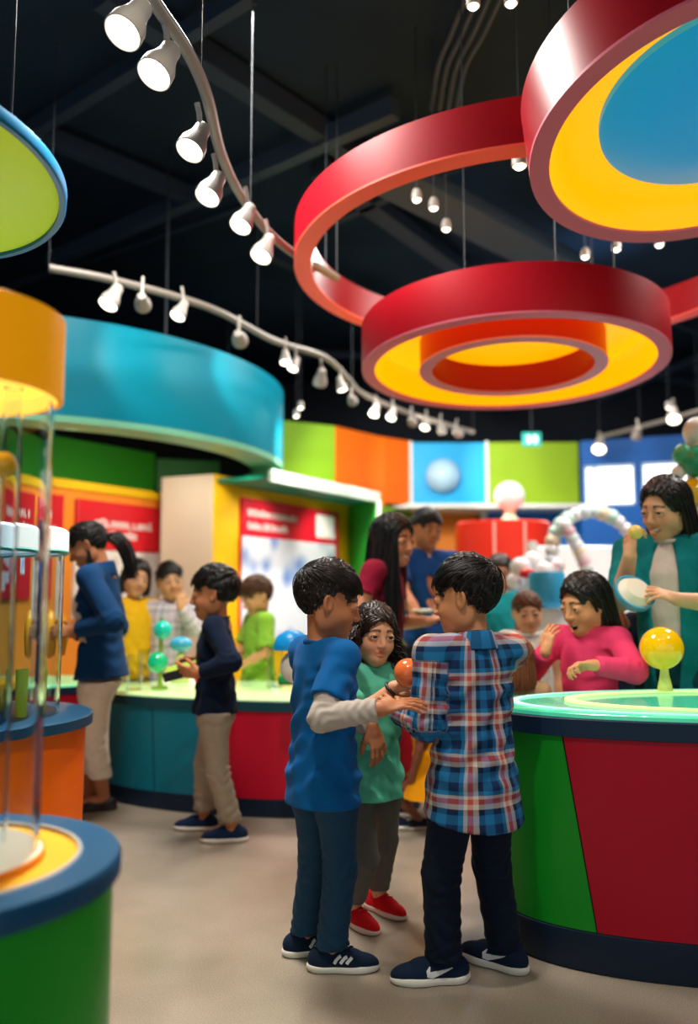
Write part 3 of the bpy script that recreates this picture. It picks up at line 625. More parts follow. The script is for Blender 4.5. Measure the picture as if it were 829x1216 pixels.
# ================================================================= LIGHT
wd = bpy.data.worlds.new('world'); SC.world = wd; wd.use_nodes = True
bg = wd.node_tree.nodes['Background']; bg.inputs['Color'].default_value = (.95, .98, 1, 1); bg.inputs['Strength'].default_value = .5
def area(name, loc, tgt, sx, sy, w, col=(1, .95, .88)):
    l = bpy.data.lights.new(name, 'AREA'); l.shape = 'RECTANGLE'; l.size = sx; l.size_y = sy; l.energy = w; l.color = col
    o = bpy.data.objects.new(name, l); COL.objects.link(o); o.location = loc; o.rotation_euler = (Vector(tgt) - Vector(loc)).to_track_quat('-Z', 'Y').to_euler(); return o
# area lamps added as overhead fill, unseen and without fixtures
for (x, y) in ((-.75, 3.5), (.6, 6.4), (2.9, 4.8), (2.2, 7.4)): area('fill_area_lamp', (x, y, 3.95), (x, y, 0), .8, .8, 110 if y < 5 else 60)
def point(name, loc, w, r=.08, col=(1, .85, .55)):
    l = bpy.data.lights.new(name, 'POINT'); l.energy = w; l.shadow_soft_size = r; l.color = col
    o = bpy.data.objects.new(name, l); COL.objects.link(o); o.location = loc; return o
# wall washers under the drum and inside the portal, then added fill spots
def wash(loc, tgt, w, cone=95, col=(1, .9, .76)):
    l = bpy.data.lights.new('wash_fill_spot', 'SPOT'); l.energy = w; l.spot_size = R(cone); l.spot_blend = .8; l.shadow_soft_size = .06; l.color = col
    o = bpy.data.objects.new('wash_fill_spot', l); COL.objects.link(o); o.location = loc; o.rotation_euler = (Vector(tgt) - Vector(loc)).to_track_quat('-Z', 'Y').to_euler()
wash((-1.75, 5.3, 2.22), (-2.5, 6.4, 1.5), 30); wash((-1.2, 5.9, 2.22), (-1.9, 7.2, 1.5), 35); wash((-.75, 6.6, 2.22), (-1.4, 7.3, 1.4), 18)
wash((-.35, 7.3, 2.08), (-.9, 7.5, 1.5), 17); wash((.02, 8.0, 2.08), (-.35, 8.4, 1.5), 16); wash((-1.1, 6.1, 2.2), (-2.2, 7.4, 2.5), 18)
wash((-.2, 1.25, 3.95), (.0, 3.0, .9), 180, 52); wash((-.9, 1.0, 3.95), (-.8, 1.7, .5), 45, 55); wash((1.0, 1.1, 3.95), (.9, 2.2, .6), 45, 55)  # spots added overhead as fill for the foreground, no fixtures
wash((2.6, 1.8, 3.9), (1.5, 3.6, 1.2), 110, 50)  # added fill for the faces behind the right counter, no fixture
# ================================================================= PEOPLE: distance-field modelling
F32 = np.float32
def V(*a): return np.array(a[0] if len(a) == 1 else a, dtype=float)
def unit(v): v = np.asarray(v, float); return v / (np.linalg.norm(v) + 1e-12)
def smin(a, b, k):
    if k <= 0: return np.minimum(a, b)
    h = np.maximum(k - np.abs(a - b), 0) / k
    return np.minimum(a, b) - h * h * k * .25
def axis(lo, hi, hc, fine=()):
    """grid coordinates from lo to hi, spacing hc, finer inside the given (a, b, h) spans"""
    out = [lo]
    while out[-1] < hi:
        x = out[-1]; h = hc
        for a, b, hf in fine:
            if a <= x <= b: h = min(h, hf)
        out.append(x + h)
    return np.array(out, dtype=F32)
class SDF:
    def __init__(s, lo, hi, h, fine=None):
        fine = fine or ((), (), ())
        s.ax = [axis(lo[i], hi[i], h, fine[i]) for i in range(3)]; s.h = h
        s.g = np.full([len(a) for a in s.ax], .5, dtype=F32)
    def sl(s, lo, hi, m):
        o = []
        for i in range(3):
            a = max(int(np.searchsorted(s.ax[i], lo[i] - m)) - 1, 0); b = min(int(np.searchsorted(s.ax[i], hi[i] + m)) + 1, len(s.ax[i]))
            o.append(slice(a, max(b, a)))
        return tuple(o)
    def pts(s, sl): return s.ax[0][sl[0]][:, None, None], s.ax[1][sl[1]][None, :, None], s.ax[2][sl[2]][None, None, :]
    def put(s, sl, d, k, op='u'):
        if op == 'u': s.g[sl] = smin(s.g[sl], d, k)
        else: s.g[sl] = -smin(-s.g[sl], d, k)          # cut away
    def cone(s, a, b, ra, rb, k=.01, op='u'):
        a = V(a); b = V(b); r = max(ra, rb); sl = s.sl(np.minimum(a, b) - r, np.maximum(a, b) + r, k + 3*s.h)
        X, Y, Z = s.pts(sl); ab = b - a; L2 = float(ab @ ab) + 1e-12
        t = np.clip(((X-a[0])*ab[0] + (Y-a[1])*ab[1] + (Z-a[2])*ab[2]) / L2, 0, 1).astype(F32)
        d = np.sqrt((X-a[0]-t*ab[0])**2 + (Y-a[1]-t*ab[1])**2 + (Z-a[2]-t*ab[2])**2) - (ra + (rb-ra)*t)
        s.put(sl, d.astype(F32), k, op); return s
    def chain(s, pts, rs, k=.01):
        for i in range(len(pts)-1): s.cone(pts[i], pts[i+1], rs[i], rs[i+1], k)
        return s
    def ell(s, c, r, M=None, k=.01, op='u'):
        c = V(c); r = V(r); rm = r.max(); sl = s.sl(c - rm, c + rm, k + 3*s.h)
        X, Y, Z = s.pts(sl); x, y, z = X-c[0], Y-c[1], Z-c[2]
        if M is not None: x, y, z = (x*M[0][j] + y*M[1][j] + z*M[2][j] for j in range(3))
        k0 = np.sqrt((x/r[0])**2 + (y/r[1])**2 + (z/r[2])**2)
        k1 = np.sqrt((x/r[0]**2)**2 + (y/r[1]**2)**2 + (z/r[2]**2)**2) + 1e-9
        s.put(sl, (k0*(k0-1)/k1).astype(F32), k, op); return s
    def loft(s, o, up, fw, st, k=.01, op='u', n=2.0, flat=True):
        """sections along `up` from o: st = [(s, half width, half depth, forward shift)]"""
        o = V(o); up = unit(up); fw = unit(V(fw) - up*(V(fw) @ up)); lt = np.cross(up, fw); st = np.array(st, float)
        rm = max(st[:, 1].max(), st[:, 2].max() + np.abs(st[:, 3]).max()); a = o + up*st[0, 0]; b = o + up*st[-1, 0]
        sl = s.sl(np.minimum(a, b) - rm, np.maximum(a, b) + rm, k + 3*s.h); X, Y, Z = s.pts(sl); x, y, z = X-o[0], Y-o[1], Z-o[2]
        q = x*up[0] + y*up[1] + z*up[2]; u = x*lt[0] + y*lt[1] + z*lt[2]; v = x*fw[0] + y*fw[1] + z*fw[2]
        A = np.interp(q, st[:, 0], st[:, 1]); B = np.interp(q, st[:, 0], st[:, 2]); v = v - np.interp(q, st[:, 0], st[:, 3])
        rr = (np.abs(u/A)**n + np.abs(v/B)**n)**(1/n)
        d = (rr - 1) * np.minimum(A, B)
        cap = np.maximum(st[0, 0] - q, q - st[-1, 0])
        d = np.maximum(d, cap)
        s.put(sl, d.astype(F32), k, op); return s
    def cut(s, o, n):
        """drop everything on the side that n points to"""
        o = V(o); n = unit(n); X, Y, Z = s.ax[0][:, None, None], s.ax[1][None, :, None], s.ax[2][None, None, :]
        s.g = np.maximum(s.g, ((X-o[0])*n[0] + (Y-o[1])*n[1] + (Z-o[2])*n[2]).astype(F32)); return s
    def cutnear(s, o, n, r):
        o = V(o); n = unit(n); sl = s.sl(o - r, o + r, 0); X, Y, Z = s.pts(sl)
        pl = ((X-o[0])*n[0] + (Y-o[1])*n[1] + (Z-o[2])*n[2]); ball = np.sqrt((X-o[0])**2 + (Y-o[1])**2 + (Z-o[2])**2) - r
        s.g[sl] = np.maximum(s.g[sl], -np.maximum(-pl, ball).astype(F32)); return s
    def folds(s, c, r, d, wl, amp, ph=0.0, warp=.35):
        """soft cloth folds round a point: waves along d, bent a little"""
        c = V(c); d = unit(d); sl = s.sl(c - r, c + r, 0); X, Y, Z = s.pts(sl); x, y, z = X-c[0], Y-c[1], Z-c[2]
        e = unit(np.cross(d, (.3, .5, .8))); f = np.cross(d, e)
        q = x*d[0] + y*d[1] + z*d[2]; u = x*e[0] + y*e[1] + z*e[2]; v = x*f[0] + y*f[1] + z*f[2]
        w = np.sin(2*PI*(q + warp*wl*np.sin(u*2*PI/(wl*3.1) + ph) + warp*wl*np.sin(v*2*PI/(wl*2.3) + 1.7*ph))/wl + ph)
        m = np.clip(1 - (x*x + y*y + z*z)/(r*r), 0, 1)
        s.g[sl] += (amp*w*m*m).astype(F32); return s
    def mesh(s):
        g = s.g; ins = g < 0; n = g.shape
        cnt = np.zeros([n[0]-1, n[1]-1, n[2]-1], np.int8)
        for a in (0, 1):
            for b in (0, 1):
                for c in (0, 1): cnt += ins[a:n[0]-1+a, b:n[1]-1+b, c:n[2]-1+c]
        act = (cnt > 0) & (cnt < 8); ci = np.argwhere(act); N = len(ci)
        if N == 0: return np.zeros((0, 3)), np.zeros((0, 4), int)
        idm = np.full(act.shape, -1, np.int32); idm[act] = np.arange(N)
        acc = np.zeros((N, 3)); num = np.zeros(N); i, j, k = ci.T; A = s.ax
        off = [(a, b, c) for a in (0, 1) for b in (0, 1) for c in (0, 1)]
        for p in off:
            for d in range(3):
                if p[d]: continue
                q = list(p); q[d] = 1
                v0 = g[i+p[0], j+p[1], k+p[2]]; v1 = g[i+q[0], j+q[1], k+q[2]]; m = (v0 < 0) != (v1 < 0)
                if not m.any(): continue
                t = np.where(m, v0/np.where(m, v0 - v1, 1), 0)
                p0 = np.stack([A[0][i+p[0]], A[1][j+p[1]], A[2][k+p[2]]], 1); p1 = np.stack([A[0][i+q[0]], A[1][j+q[1]], A[2][k+q[2]]], 1)
                acc += np.where(m[:, None], p0 + (p1 - p0)*t[:, None], 0); num += m
        vs = acc/num[:, None]; fs = []
        for d in range(3):
            e, f = (d+1) % 3, (d+2) % 3
            s0 = [slice(None)]*3; s1 = [slice(None)]*3; s0[d] = slice(0, n[d]-1); s1[d] = slice(1, n[d])
            ch = ins[tuple(s0)] != ins[tuple(s1)]; q = np.argwhere(ch)
            q = q[(q[:, e] > 0) & (q[:, f] > 0) & (q[:, e] < n[e]-1) & (q[:, f] < n[f]-1)]
            if not len(q): continue
            def cell(a, b):
                c = q.copy(); c[:, e] -= a; c[:, f] -= b; return idm[c[:, 0], c[:, 1], c[:, 2]]
            quad = np.stack([cell(1, 1), cell(0, 1), cell(0, 0), cell(1, 0)], 1)
            inside = ins[q[:, 0], q[:, 1], q[:, 2]]
            quad[~inside] = quad[~inside][:, ::-1]
            fs.append(quad[(quad >= 0).all(1)])
        return vs, np.concatenate(fs)
def np_obj(name, vs, fs, m, parent, col=None, uv=None, smooth_it=0):
    if smooth_it and len(fs):
        for _ in range(smooth_it):
            acc = np.zeros_like(vs); c = np.zeros(len(vs))
            for a, b in ((0, 1), (1, 2), (2, 3), (3, 0)):
                np.add.at(acc, fs[:, a], vs[fs[:, b]]); np.add.at(c, fs[:, a], 1); np.add.at(acc, fs[:, b], vs[fs[:, a]]); np.add.at(c, fs[:, b], 1)
            vs = vs*.4 + .6*acc/np.maximum(c, 1)[:, None]
    me = bpy.data.meshes.new(name)
    me.vertices.add(len(vs)); me.vertices.foreach_set('co', np.asarray(vs, F32).ravel())
    fs = np.asarray(fs, np.int32); k = fs.shape[1]
    me.loops.add(fs.size); me.loops.foreach_set('vertex_index', fs.ravel())
    me.polygons.add(len(fs)); me.polygons.foreach_set('loop_start', np.arange(0, fs.size, k, dtype=np.int32))
    me.polygons.foreach_set('use_smooth', np.ones(len(fs), bool)); me.update(calc_edges=True)
    if col is not None:
        a = me.color_attributes.new('tone', 'FLOAT_COLOR', 'POINT'); c4 = np.ones((len(vs), 4), F32); c4[:, :3] = col; a.data.foreach_set('color', c4.ravel())
    if uv is not None:
        a = me.attributes.new('weave', 'FLOAT_VECTOR', 'POINT'); c3 = np.zeros((len(vs), 3), F32); c3[:, :2] = uv; a.data.foreach_set('vector', c3.ravel())
    me.materials.append(m)
    o = bpy.data.objects.new(name, me); COL.objects.link(o)
    if parent is not None: o.parent = parent
    return o
def rot(yaw=0, pitch=0, roll=0):
    """columns = forward, left, up; pitch > 0 looks down, roll > 0 tips to the left"""
    y, p, r = R(yaw), R(pitch), R(roll)
    Z = np.array([[math.cos(y), -math.sin(y), 0], [math.sin(y), math.cos(y), 0], [0, 0, 1]])
    Pm = np.array([[math.cos(p), 0, math.sin(p)], [0, 1, 0], [-math.sin(p), 0, math.cos(p)]])
    Rm = np.array([[1, 0, 0], [0, math.cos(r), math.sin(r)], [0, -math.sin(r), math.cos(r)]])
    return Z @ Pm @ Rm
def ik(a, t, l1, l2, pole):
    a = V(a); t = V(t); d = t - a; L = np.linalg.norm(d); Lc = min(L, (l1 + l2)*.999); u = d/(L + 1e-9); t = a + u*Lc
    x = (l1*l1 - l2*l2 + Lc*Lc)/(2*Lc); h = math.sqrt(max(l1*l1 - x*x, 0)); p = V(pole); p = unit(p - u*(p @ u))
    return a + u*x + p*h, t
skin_cache = {}
def skin_mat():
    return mat('skin', '#c98a63', .48, attr='tone', sss=.12, spec=.4, bump=.03, bscale=500)
def hair_mat(c):
    return mat('hair_' + c.lstrip('#'), c, .38, spec=.45, vary=.25, vscale=60)
def srgb(h): return np.array(lin(h)[:3])

def tubes(paths, radii, sides=4):
    """many tapered strands as one vertex / quad array; paths (n, m, 3), radii (n, m)"""
    p = np.asarray(paths, float); n, m, _ = p.shape
    t = np.gradient(p, axis=1); t /= np.linalg.norm(t, axis=2, keepdims=True) + 1e-9
    ref = np.array([.31, .22, .93]); a = np.cross(t, ref); a /= np.linalg.norm(a, axis=2, keepdims=True) + 1e-9; b = np.cross(t, a)
    vs = []
    for k in range(sides):
        an = 2*PI*k/sides; vs.append(p + (a*math.cos(an) + b*math.sin(an))*np.asarray(radii)[:, :, None])
    vs = np.stack(vs, 2).reshape(-1, 3)
    i = np.arange(n)[:, None, None]; j = np.arange(m-1)[None, :, None]; k = np.arange(sides)[None, None, :]
    base = (i*m + j)*sides; f = np.stack([base + k, base + (k+1) % sides, base + sides + (k+1) % sides, base + sides + k], -1).reshape(-1, 4)
    return vs, f
def merge(parts):
    vs, fs, o = [], [], 0
    for v, f in parts:
        vs.append(v); fs.append(f + o); o += len(v)
    return np.concatenate(vs), np.concatenate(fs)

# ---- plaid, woven from warp and weft colours carried along the cloth
def plaid_mat(name, stops, period, rough=.85):
    m = bpy.data.materials.new(name); m.use_nodes = True; nt = m.node_tree; b = nt.nodes['Principled BSDF']; b.inputs['Roughness'].default_value = rough
    b.inputs['Specular IOR Level'].default_value = .2
    at = nt.nodes.new('ShaderNodeAttribute'); at.attribute_name = 'weave'; sx = nt.nodes.new('ShaderNodeSeparateXYZ'); nt.links.new(at.outputs['Vector'], sx.inputs[0])
    cols = []
    for ax in ('X', 'Y'):
        d = nt.nodes.new('ShaderNodeMath'); d.operation = 'DIVIDE'; d.inputs[1].default_value = period; nt.links.new(sx.outputs[ax], d.inputs[0])
        f = nt.nodes.new('ShaderNodeMath'); f.operation = 'FRACT'; nt.links.new(d.outputs[0], f.inputs[0])
        r = nt.nodes.new('ShaderNodeValToRGB'); r.color_ramp.interpolation = 'CONSTANT'; e = r.color_ramp.elements
        e[0].position = 0; e[0].color = lin(stops[0][1]); e[1].position = stops[1][0]; e[1].color = lin(stops[1][1])
        for p_, c in stops[2:]:
            q = e.new(p_); q.color = lin(c)
        nt.links.new(f.outputs[0], r.inputs['Fac']); cols.append(r.outputs['Color'])
    mx = nt.nodes.new('ShaderNodeMix'); mx.data_type = 'RGBA'; mx.inputs['Factor'].default_value = .5
    nt.links.new(cols[0], mx.inputs['A']); nt.links.new(cols[1], mx.inputs['B'])
    nt.links.new(mx.outputs['Result'], b.inputs['Base Color'])
    return m

# ---- hands
def hand(S, w, d, n, side, s, curl=.35, spread=.12, thumb=.6, k=.004):
    """palm and five fingers from wrist w along d; n = palm normal; side +1 = left hand; s = hand length. Returns the finger tips."""
    d = unit(d); n = unit(n - d*(n @ d)); a = np.cross(d, n) * (1 if side > 0 else -1)     # a points to the thumb side
    a = -a
    pw, pl = s*.205, s*.50
    M = np.stack([d, a, n], 1)
    S.ell(w + d*pl*.52, (pl*.58, pw, s*.075), M, .010)
    S.cone(w, w + d*pl*.3, s*.125, s*.13, .012)
    for j, (o, L, r) in enumerate(((.155, .44, .048), (.055, .50, .050), (-.05, .46, .047), (-.15, .36, .041))):
        base = w + d*pl*(.92 if j < 3 else .84) + a*o*s; fd = unit(d + a*(o*spread/.1)*1.0)
        p = [base - fd*s*.08, base]; r0 = [r*s, r*s]; cur = 0; cl = curl*(1 + .12*j)
        for q, (l_, cf) in enumerate(((.44, .75), (.32, 1.0), (.26, .8))):
            cur += cl*cf; v = fd*math.cos(cur) + n*math.sin(cur); p.append(p[-1] + v*L*s*l_); r0.append(r*s*(.95 - .09*q))
        S.chain(p, r0, k)
    t0 = w + d*pl*.22 + a*pw*.55; td = unit(d*.75 + a*(.75*(1.25-thumb)+.2) + n*thumb*.5); t1 = t0 + td*s*.21; td2 = unit(td + d*.35 + n*.25*thumb); t2 = t1 + td2*s*.16; t3 = t2 + unit(td2 + d*.3)*s*.11
    S.chain([t0, t1, t2, t3], [s*.085, s*.062, s*.052, s*.042], .008)
LEVEL = {0: (.0028, .0030, .0085, .0055), 1: (.0042, .0048, .012, .0085), 2: (.006, .007, .016, .012)}
class Body: pass
def make_person(label, px=None, D=None, xy=None, yaw=0, H=1.3, adult=False, level=1, hs=None, skin='#c68a63', lean=(0, 0), twist=0, head=(0, 0, 0), hoff=(0, 0, 0),
                feet=None, arms=None, mouth='closed', eyes='open', brow='#1c1310', pel=(0, 0, 0), squat=0.0, group=None, wide=1.0, gaze=0, wadj=1.0):
    B = Body(); B.H = H; B.level = level; B.adult = adult; B.wide = wide
    x, y = xy if xy else (P(px, 700, D).x, D)
    B.root = empty('person', (x, y, 0), R(yaw)); tag(B.root, label, 'person', group)
    c, s = math.cos(R(yaw)), math.sin(R(yaw))
    B.loc = lambda p: np.array([(p[0]-x)*c + (p[1]-y)*s, -(p[0]-x)*s + (p[1]-y)*c, p[2]])
    B.dirl = lambda d: np.array([d[0]*c + d[1]*s, -d[0]*s + d[1]*c, d[2]])
    B.px = lambda a, b, dd: B.loc(P(a, b, dd))
    hipz, shz, shw, hipw = (.52, .815, .112, .052) if adult else (.485, .785, .104, .052)
    shw *= wide
    B.hs = hs or (.135*H if adult else .165*H)
    B.hipz, B.shz = hipz, shz
    B.pel = V(0, 0, hipz*H) + V(pel)
    drop_ = 0; LS = {'L': 1, 'R': 1}
    tl, sl_ = (.244*H, .228*H) if adult else (.224*H, .210*H)
    for q, g in (('L', 1), ('R', -1)):
        f = (feet or {}).get(q)
        if f is not None and f[0] == 'px':
            gp = B.loc(FZ(f[1], f[2], 0)); hd_ = math.hypot(gp[0] - B.pel[0], gp[1] - B.pel[1] - g*hipw*H)
            need = math.hypot(hd_, B.pel[2] - .052*H)*1.004; LS[q] = min(max(need/(tl + sl_), .975), 1.07)
            drop_ = max(drop_, B.pel[2] - (.052*H + math.sqrt(max(min(max(need, tl + sl_), (tl + sl_)*1.07)**2*.994 - hd_**2, .01))))
    B.pel[2] -= drop_
    lx, ly = math.tan(R(lean[0])), math.tan(R(lean[1])); up = unit((lx, ly, 1)); B.up = up
    tw = R(twist); B.fw = unit(V(math.cos(tw), math.sin(tw), 0) - up*(up @ V(math.cos(tw), math.sin(tw), 0))); B.lt = np.cross(up, B.fw)
    B.sc = B.pel + up*(shz - hipz)*H
    B.sh = {q: B.sc + B.lt*g*shw*H for q, g in (('L', 1), ('R', -1))}
    B.hip = {q: B.pel + V(0, g*hipw*H, 0) for q, g in (('L', 1), ('R', -1))}
    B.hc = B.sc + V(lx*.08*H, ly*.08*H, (1 - shz)*H - .5*B.hs) + V(.012*H, 0, 0) + V(hoff)
    B.Hm = rot(*head)
    B.nb = B.sc + up*.018*H - B.fw*.012*H
    # legs
    B.knee, B.ank, B.toe = {}, {}, {}
    for q, g in (('L', 1), ('R', -1)):
        f = (feet or {}).get(q, ((0, g*.06*H), 0))
        if f[0] == 'px':                      # ground pixel under the ankle, toe direction in world degrees
            gp = B.loc(FZ(f[1], f[2], 0)); f = (gp, f[3] - yaw)
        pt = V(f[0][0], f[0][1], .052*H + (f[2] if len(f) > 2 else 0)); td = V(math.cos(R(f[1])), math.sin(R(f[1])), 0); B.toe[q] = td
        k, a = ik(B.hip[q], pt, tl*LS[q], sl_*LS[q], unit(td*.9 + V(.5, g*.1, 0))); B.knee[q], B.ank[q] = k, a
    # arms
    ua, fa = (.172*H, .150*H) if adult else (.160*H, .140*H)
    B.hl = (.105*H if adult else .115*H)
    B.el, B.wr, B.hd, B.hn, B.curl = {}, {}, {}, {}, {}
    for q, g in (('L', 1), ('R', -1)):
        a = dict((arms or {}).get(q, {}))
        tgt = a.get('w'); tgt = B.sh[q] + V(.03*H, g*.03*H, -.29*H) if tgt is None else V(B.px(*tgt) if a.get('pix', 1) else tgt)
        pole = a.get('pole', (-.6, g*.5, -.8)); pole = V(pole)
        e, w = ik(B.sh[q], tgt, ua*a.get('len', 1), fa*a.get('len', 1), pole); B.el[q], B.wr[q] = e, w
        hd = a.get('hd'); hd = unit(w - e) if hd is None else unit(B.dirl(V(hd)))
        hn = a.get('hn'); hn = unit(V(.0, -g, 0)) if hn is None else unit(B.dirl(V(hn)))
        B.hd[q], B.hn[q], B.curl[q] = hd, hn, a.get('curl', .35); B.__dict__.setdefault('thumb', {})[q] = a.get('thumb', .6); B.__dict__.setdefault('spread', {})[q] = a.get('spread', .12)
    hf, hh, hc_, B.hcl = LEVEL[level]
    hs = B.hs; Hm = B.Hm; hc = B.hc
    allp = [B.hc + V(0, 0, .6*hs), B.hc - .6*hs, B.hc + .6*hs] + [B.sh[q] for q in 'LR'] + [B.el[q] for q in 'LR'] + [B.wr[q] + B.hd[q]*B.hl for q in 'LR'] + [B.wr[q] for q in 'LR'] + [B.knee[q] for q in 'LR'] + [B.ank[q] for q in 'LR'] + [B.ank[q] + B.toe[q]*.1*H for q in 'LR'] + [B.pel]
    lo = np.min(allp, 0) - .10*H*.9; hi = np.max(allp, 0) + .10*H*.9; lo[2] = -.01
    fine = tuple([(hc[i] - .62*hs, hc[i] + .62*hs, hf)] + [(min(B.wr[q][i], (B.wr[q] + B.hd[q]*B.hl)[i]) - .045*H*.8, max(B.wr[q][i], (B.wr[q] + B.hd[q]*B.hl)[i]) + .045*H*.8, hh) for q in 'LR'] for i in range(3))
    S = SDF(lo, hi, hc_, fine)
    # trunk and limbs
    ar = 1.0 if adult else 1.0
    B.trunk = [(-.03, .072, .055, 0), (.02, .082, .062, 0), (.08, .074, .055, 0), (.17, .080, .056, .004), (.25, .088, .056, .004), (.29, .076, .046, 0), (.325, .045, .035, -.004)]
    sc_ = (shz - hipz)/.30
    S.loft(B.pel, up, B.fw, [(a*H*sc_, b*H*wide, c2*H, d2*H) for a, b, c2, d2 in B.trunk], .03)
    for q in 'LR':
        S.cone(B.sh[q] - B.lt*(1 if q == 'L' else -1)*.03*H, B.sh[q], .034*H, .032*H, .03)
        S.cone(B.sh[q], B.el[q], .030*H*ar, .0225*H*ar, .015); S.cone(B.el[q], B.el[q]*.55 + B.wr[q]*.45, .0235*H, .0235*H, .01); S.cone(B.el[q]*.55 + B.wr[q]*.45, B.wr[q], .0235*H, .0165*H, .008)
        S.cone(B.hip[q], B.knee[q], .036*H, .029*H, .02); S.cone(B.knee[q], B.knee[q]*.6 + B.ank[q]*.4 , .030*H, .031*H, .01); S.cone(B.knee[q]*.6 + B.ank[q]*.4, B.ank[q], .031*H, .021*H, .01)
        S.cone(B.ank[q] - V(0, 0, .015*H), B.ank[q] + B.toe[q]*.06*H - V(0, 0, .03*H), .022*H, .018*H, .015)
        hand(S, B.wr[q], B.hd[q], B.hn[q], 1 if q == 'L' else -1, B.hl, B.curl[q], B.spread[q], B.thumb[q])
    # neck
    nr = (.031 if adult else .0275)*H
    S.cone(B.nb - up*.02*H, hc + Hm @ V(-.10, 0, -.22)*hs, nr*1.12, nr*.98, .02)
    S.ell(B.nb - up*.022*H, (.042*H, .075*H*wide, .026*H), np.stack([B.fw, B.lt, up], 1), .03)
    # head
    E = lambda p, r, k=.01, op='u', M=Hm: S.ell(hc + Hm @ (V(p)*hs), V(r)*hs, M, k*hs, op)
    E((-.06, 0, .14), (.42, .335, .36), .05); E((.09, 0, -.12), (.29, .275, .37), .12); E((.235, 0, -.38), (.12, .13, .105), .12)
    for g in (1, -1):
        E((.20, g*.15, -.15), (.15, .13, .13), .08); E((-.02, g*.24, -.20), (.15, .06, .16), .10)
        E((.395, g*.15, .0), (.075, .095, .055), .05, 'cut')
        S.ell(hc + Hm @ (V(-.045, g*.335, -.02)*hs), V(.08, .035, .135)*hs, Hm @ rot(g*-26, -14, 0), .02*hs)
        S.ell(hc + Hm @ (V(-.03, g*.372, -.005)*hs), V(.05, .03, .088)*hs, Hm @ rot(g*-26, -14, 0), .010*hs, 'cut')
    E((.325, 0, .10), (.06, .20, .05), .08)
    S.cone(hc + Hm @ (V(.375, 0, .02)*hs), hc + Hm @ (V(.445, 0, -.135)*hs), .034*hs, .045*hs, .06*hs)
    for g in (1, -1): E((.405, g*.048, -.155), (.045, .032, .03), .03)
    smile = {'closed': .012, 'smile': .038, 'open': .03, 'laugh': .05}[mouth]
    drop = {'closed': 0, 'smile': .006, 'open': .075, 'laugh': .042}[mouth]
    mw = {'closed': .095, 'smile': .12, 'open': .10, 'laugh': .125}[mouth]
    if drop:
        E((.37, 0, -.285 - drop*.5), (.10, mw*.9, .02 + drop*.62), .01, 'cut')
    for j in range(7):
        t = (j - 3)/3.; yy = t*mw; zz = -.268 + smile*t*t; xx = .375 - .075*t*t
        E((xx, yy, zz + .004), (.032, .026, .018*(1.15 - .6*abs(t))), .02); E((xx - .006 - drop*.15, yy*.92, zz - .034 - drop*(1.45 - .9*t*t)), (.030, .026, .021*(1.15 - .6*abs(t))), .02)
    eo = {'open': .0215, 'down': .012, 'squint': .012}[eyes]; ez = {'open': .0, 'down': -.022, 'squint': -.004}[eyes]
    for g in (1, -1):
        E((.315, g*.148, 0), (.088, .090, .078), .02)
        E((.40, g*.148, ez), (.055, .068, eo), .006, 'cut')
    vs, fs = S.mesh()
    # colour of the skin: lips, brows, lash line, a little warmth on cheeks, ears, fingers
    q = (vs - hc) @ Hm / hs; base = srgb(skin); col = np.tile(base, (len(vs), 1)).astype(F32)
    def blend(m, cc):
        m = np.clip(m, 0, 1)[:, None]; col[:] = col*(1-m) + np.asarray(cc)*m
    ay = np.abs(q[:, 1]); front = (q[:, 0] > .2)
    blend(np.exp(-(((ay - .2)/.09)**2 + ((q[:, 2] + .15)/.08)**2))*front*.28, base*V(1.15, .72, .65))
    blend(np.exp(-((q[:, 0] - .46)/.05)**2 - (q[:, 1]/.06)**2 - ((q[:, 2]+.14)/.06)**2)*.25, base*V(1.15, .75, .7))
    t = q[:, 1]/mw; zc = -.268 + smile*t*t; wid = np.clip(1.12 - .8*t*t, 0, 1.2)
    up_l = (np.abs(q[:, 2] - zc - .004) < .020*wid) & (np.abs(t) < 1.12) & (q[:, 0] > .24)
    lo_l = (np.abs(q[:, 2] - zc + .036 + drop*(1.45 - .9*t*t)) < .024*wid) & (np.abs(t) < 1.05) & (q[:, 0] > .24)
    blend((up_l | lo_l)*.75, base*V(.95, .48, .45))
    if drop:
        inm = (q[:, 0] > .15) & (q[:, 0] < .350 - .075*t*t) & (ay < mw*.98) & (q[:, 2] < -.262 + smile*t*t) & (q[:, 2] > -.30 - drop*1.5) & ~up_l & ~lo_l
        blend(inm*1.0, (.05, .008, .008))
    bt = (ay - .14)/.085; bz = .105 + .012*(1 - bt*bt) - .02*np.clip(bt, 0, 2)
    blend(((np.abs(q[:, 2] - bz) < .017*(1.1 - .45*np.clip(bt, -1, 1.2))) & (np.abs(bt) < 1.0) & front)*.85, srgb(brow))
    e = np.sqrt(((q[:, 0]-.40)/.055)**2 + ((ay - .148)/.068)**2 + ((q[:, 2]-ez)/eo)**2)
    blend(((e < 1.38) & (q[:, 2] > ez - .002) & front & (q[:, 0] > .3))*.9, (.012, .008, .006))
    blend(((e < 1.18) & (q[:, 2] <= ez) & front & (q[:, 0] > .3))*.45, (.03, .015, .01))
    B.body = np_obj('body', vs, fs, skin_mat(), B.root, col)
    # eyes
    ew = mat('eye_white', '#e9e4df', .15, coat=.5); ei = mat('eye_iris', '#24140c', .1, coat=.6); ep = mat('eye_pupil', '#030303', .08, coat=.6)
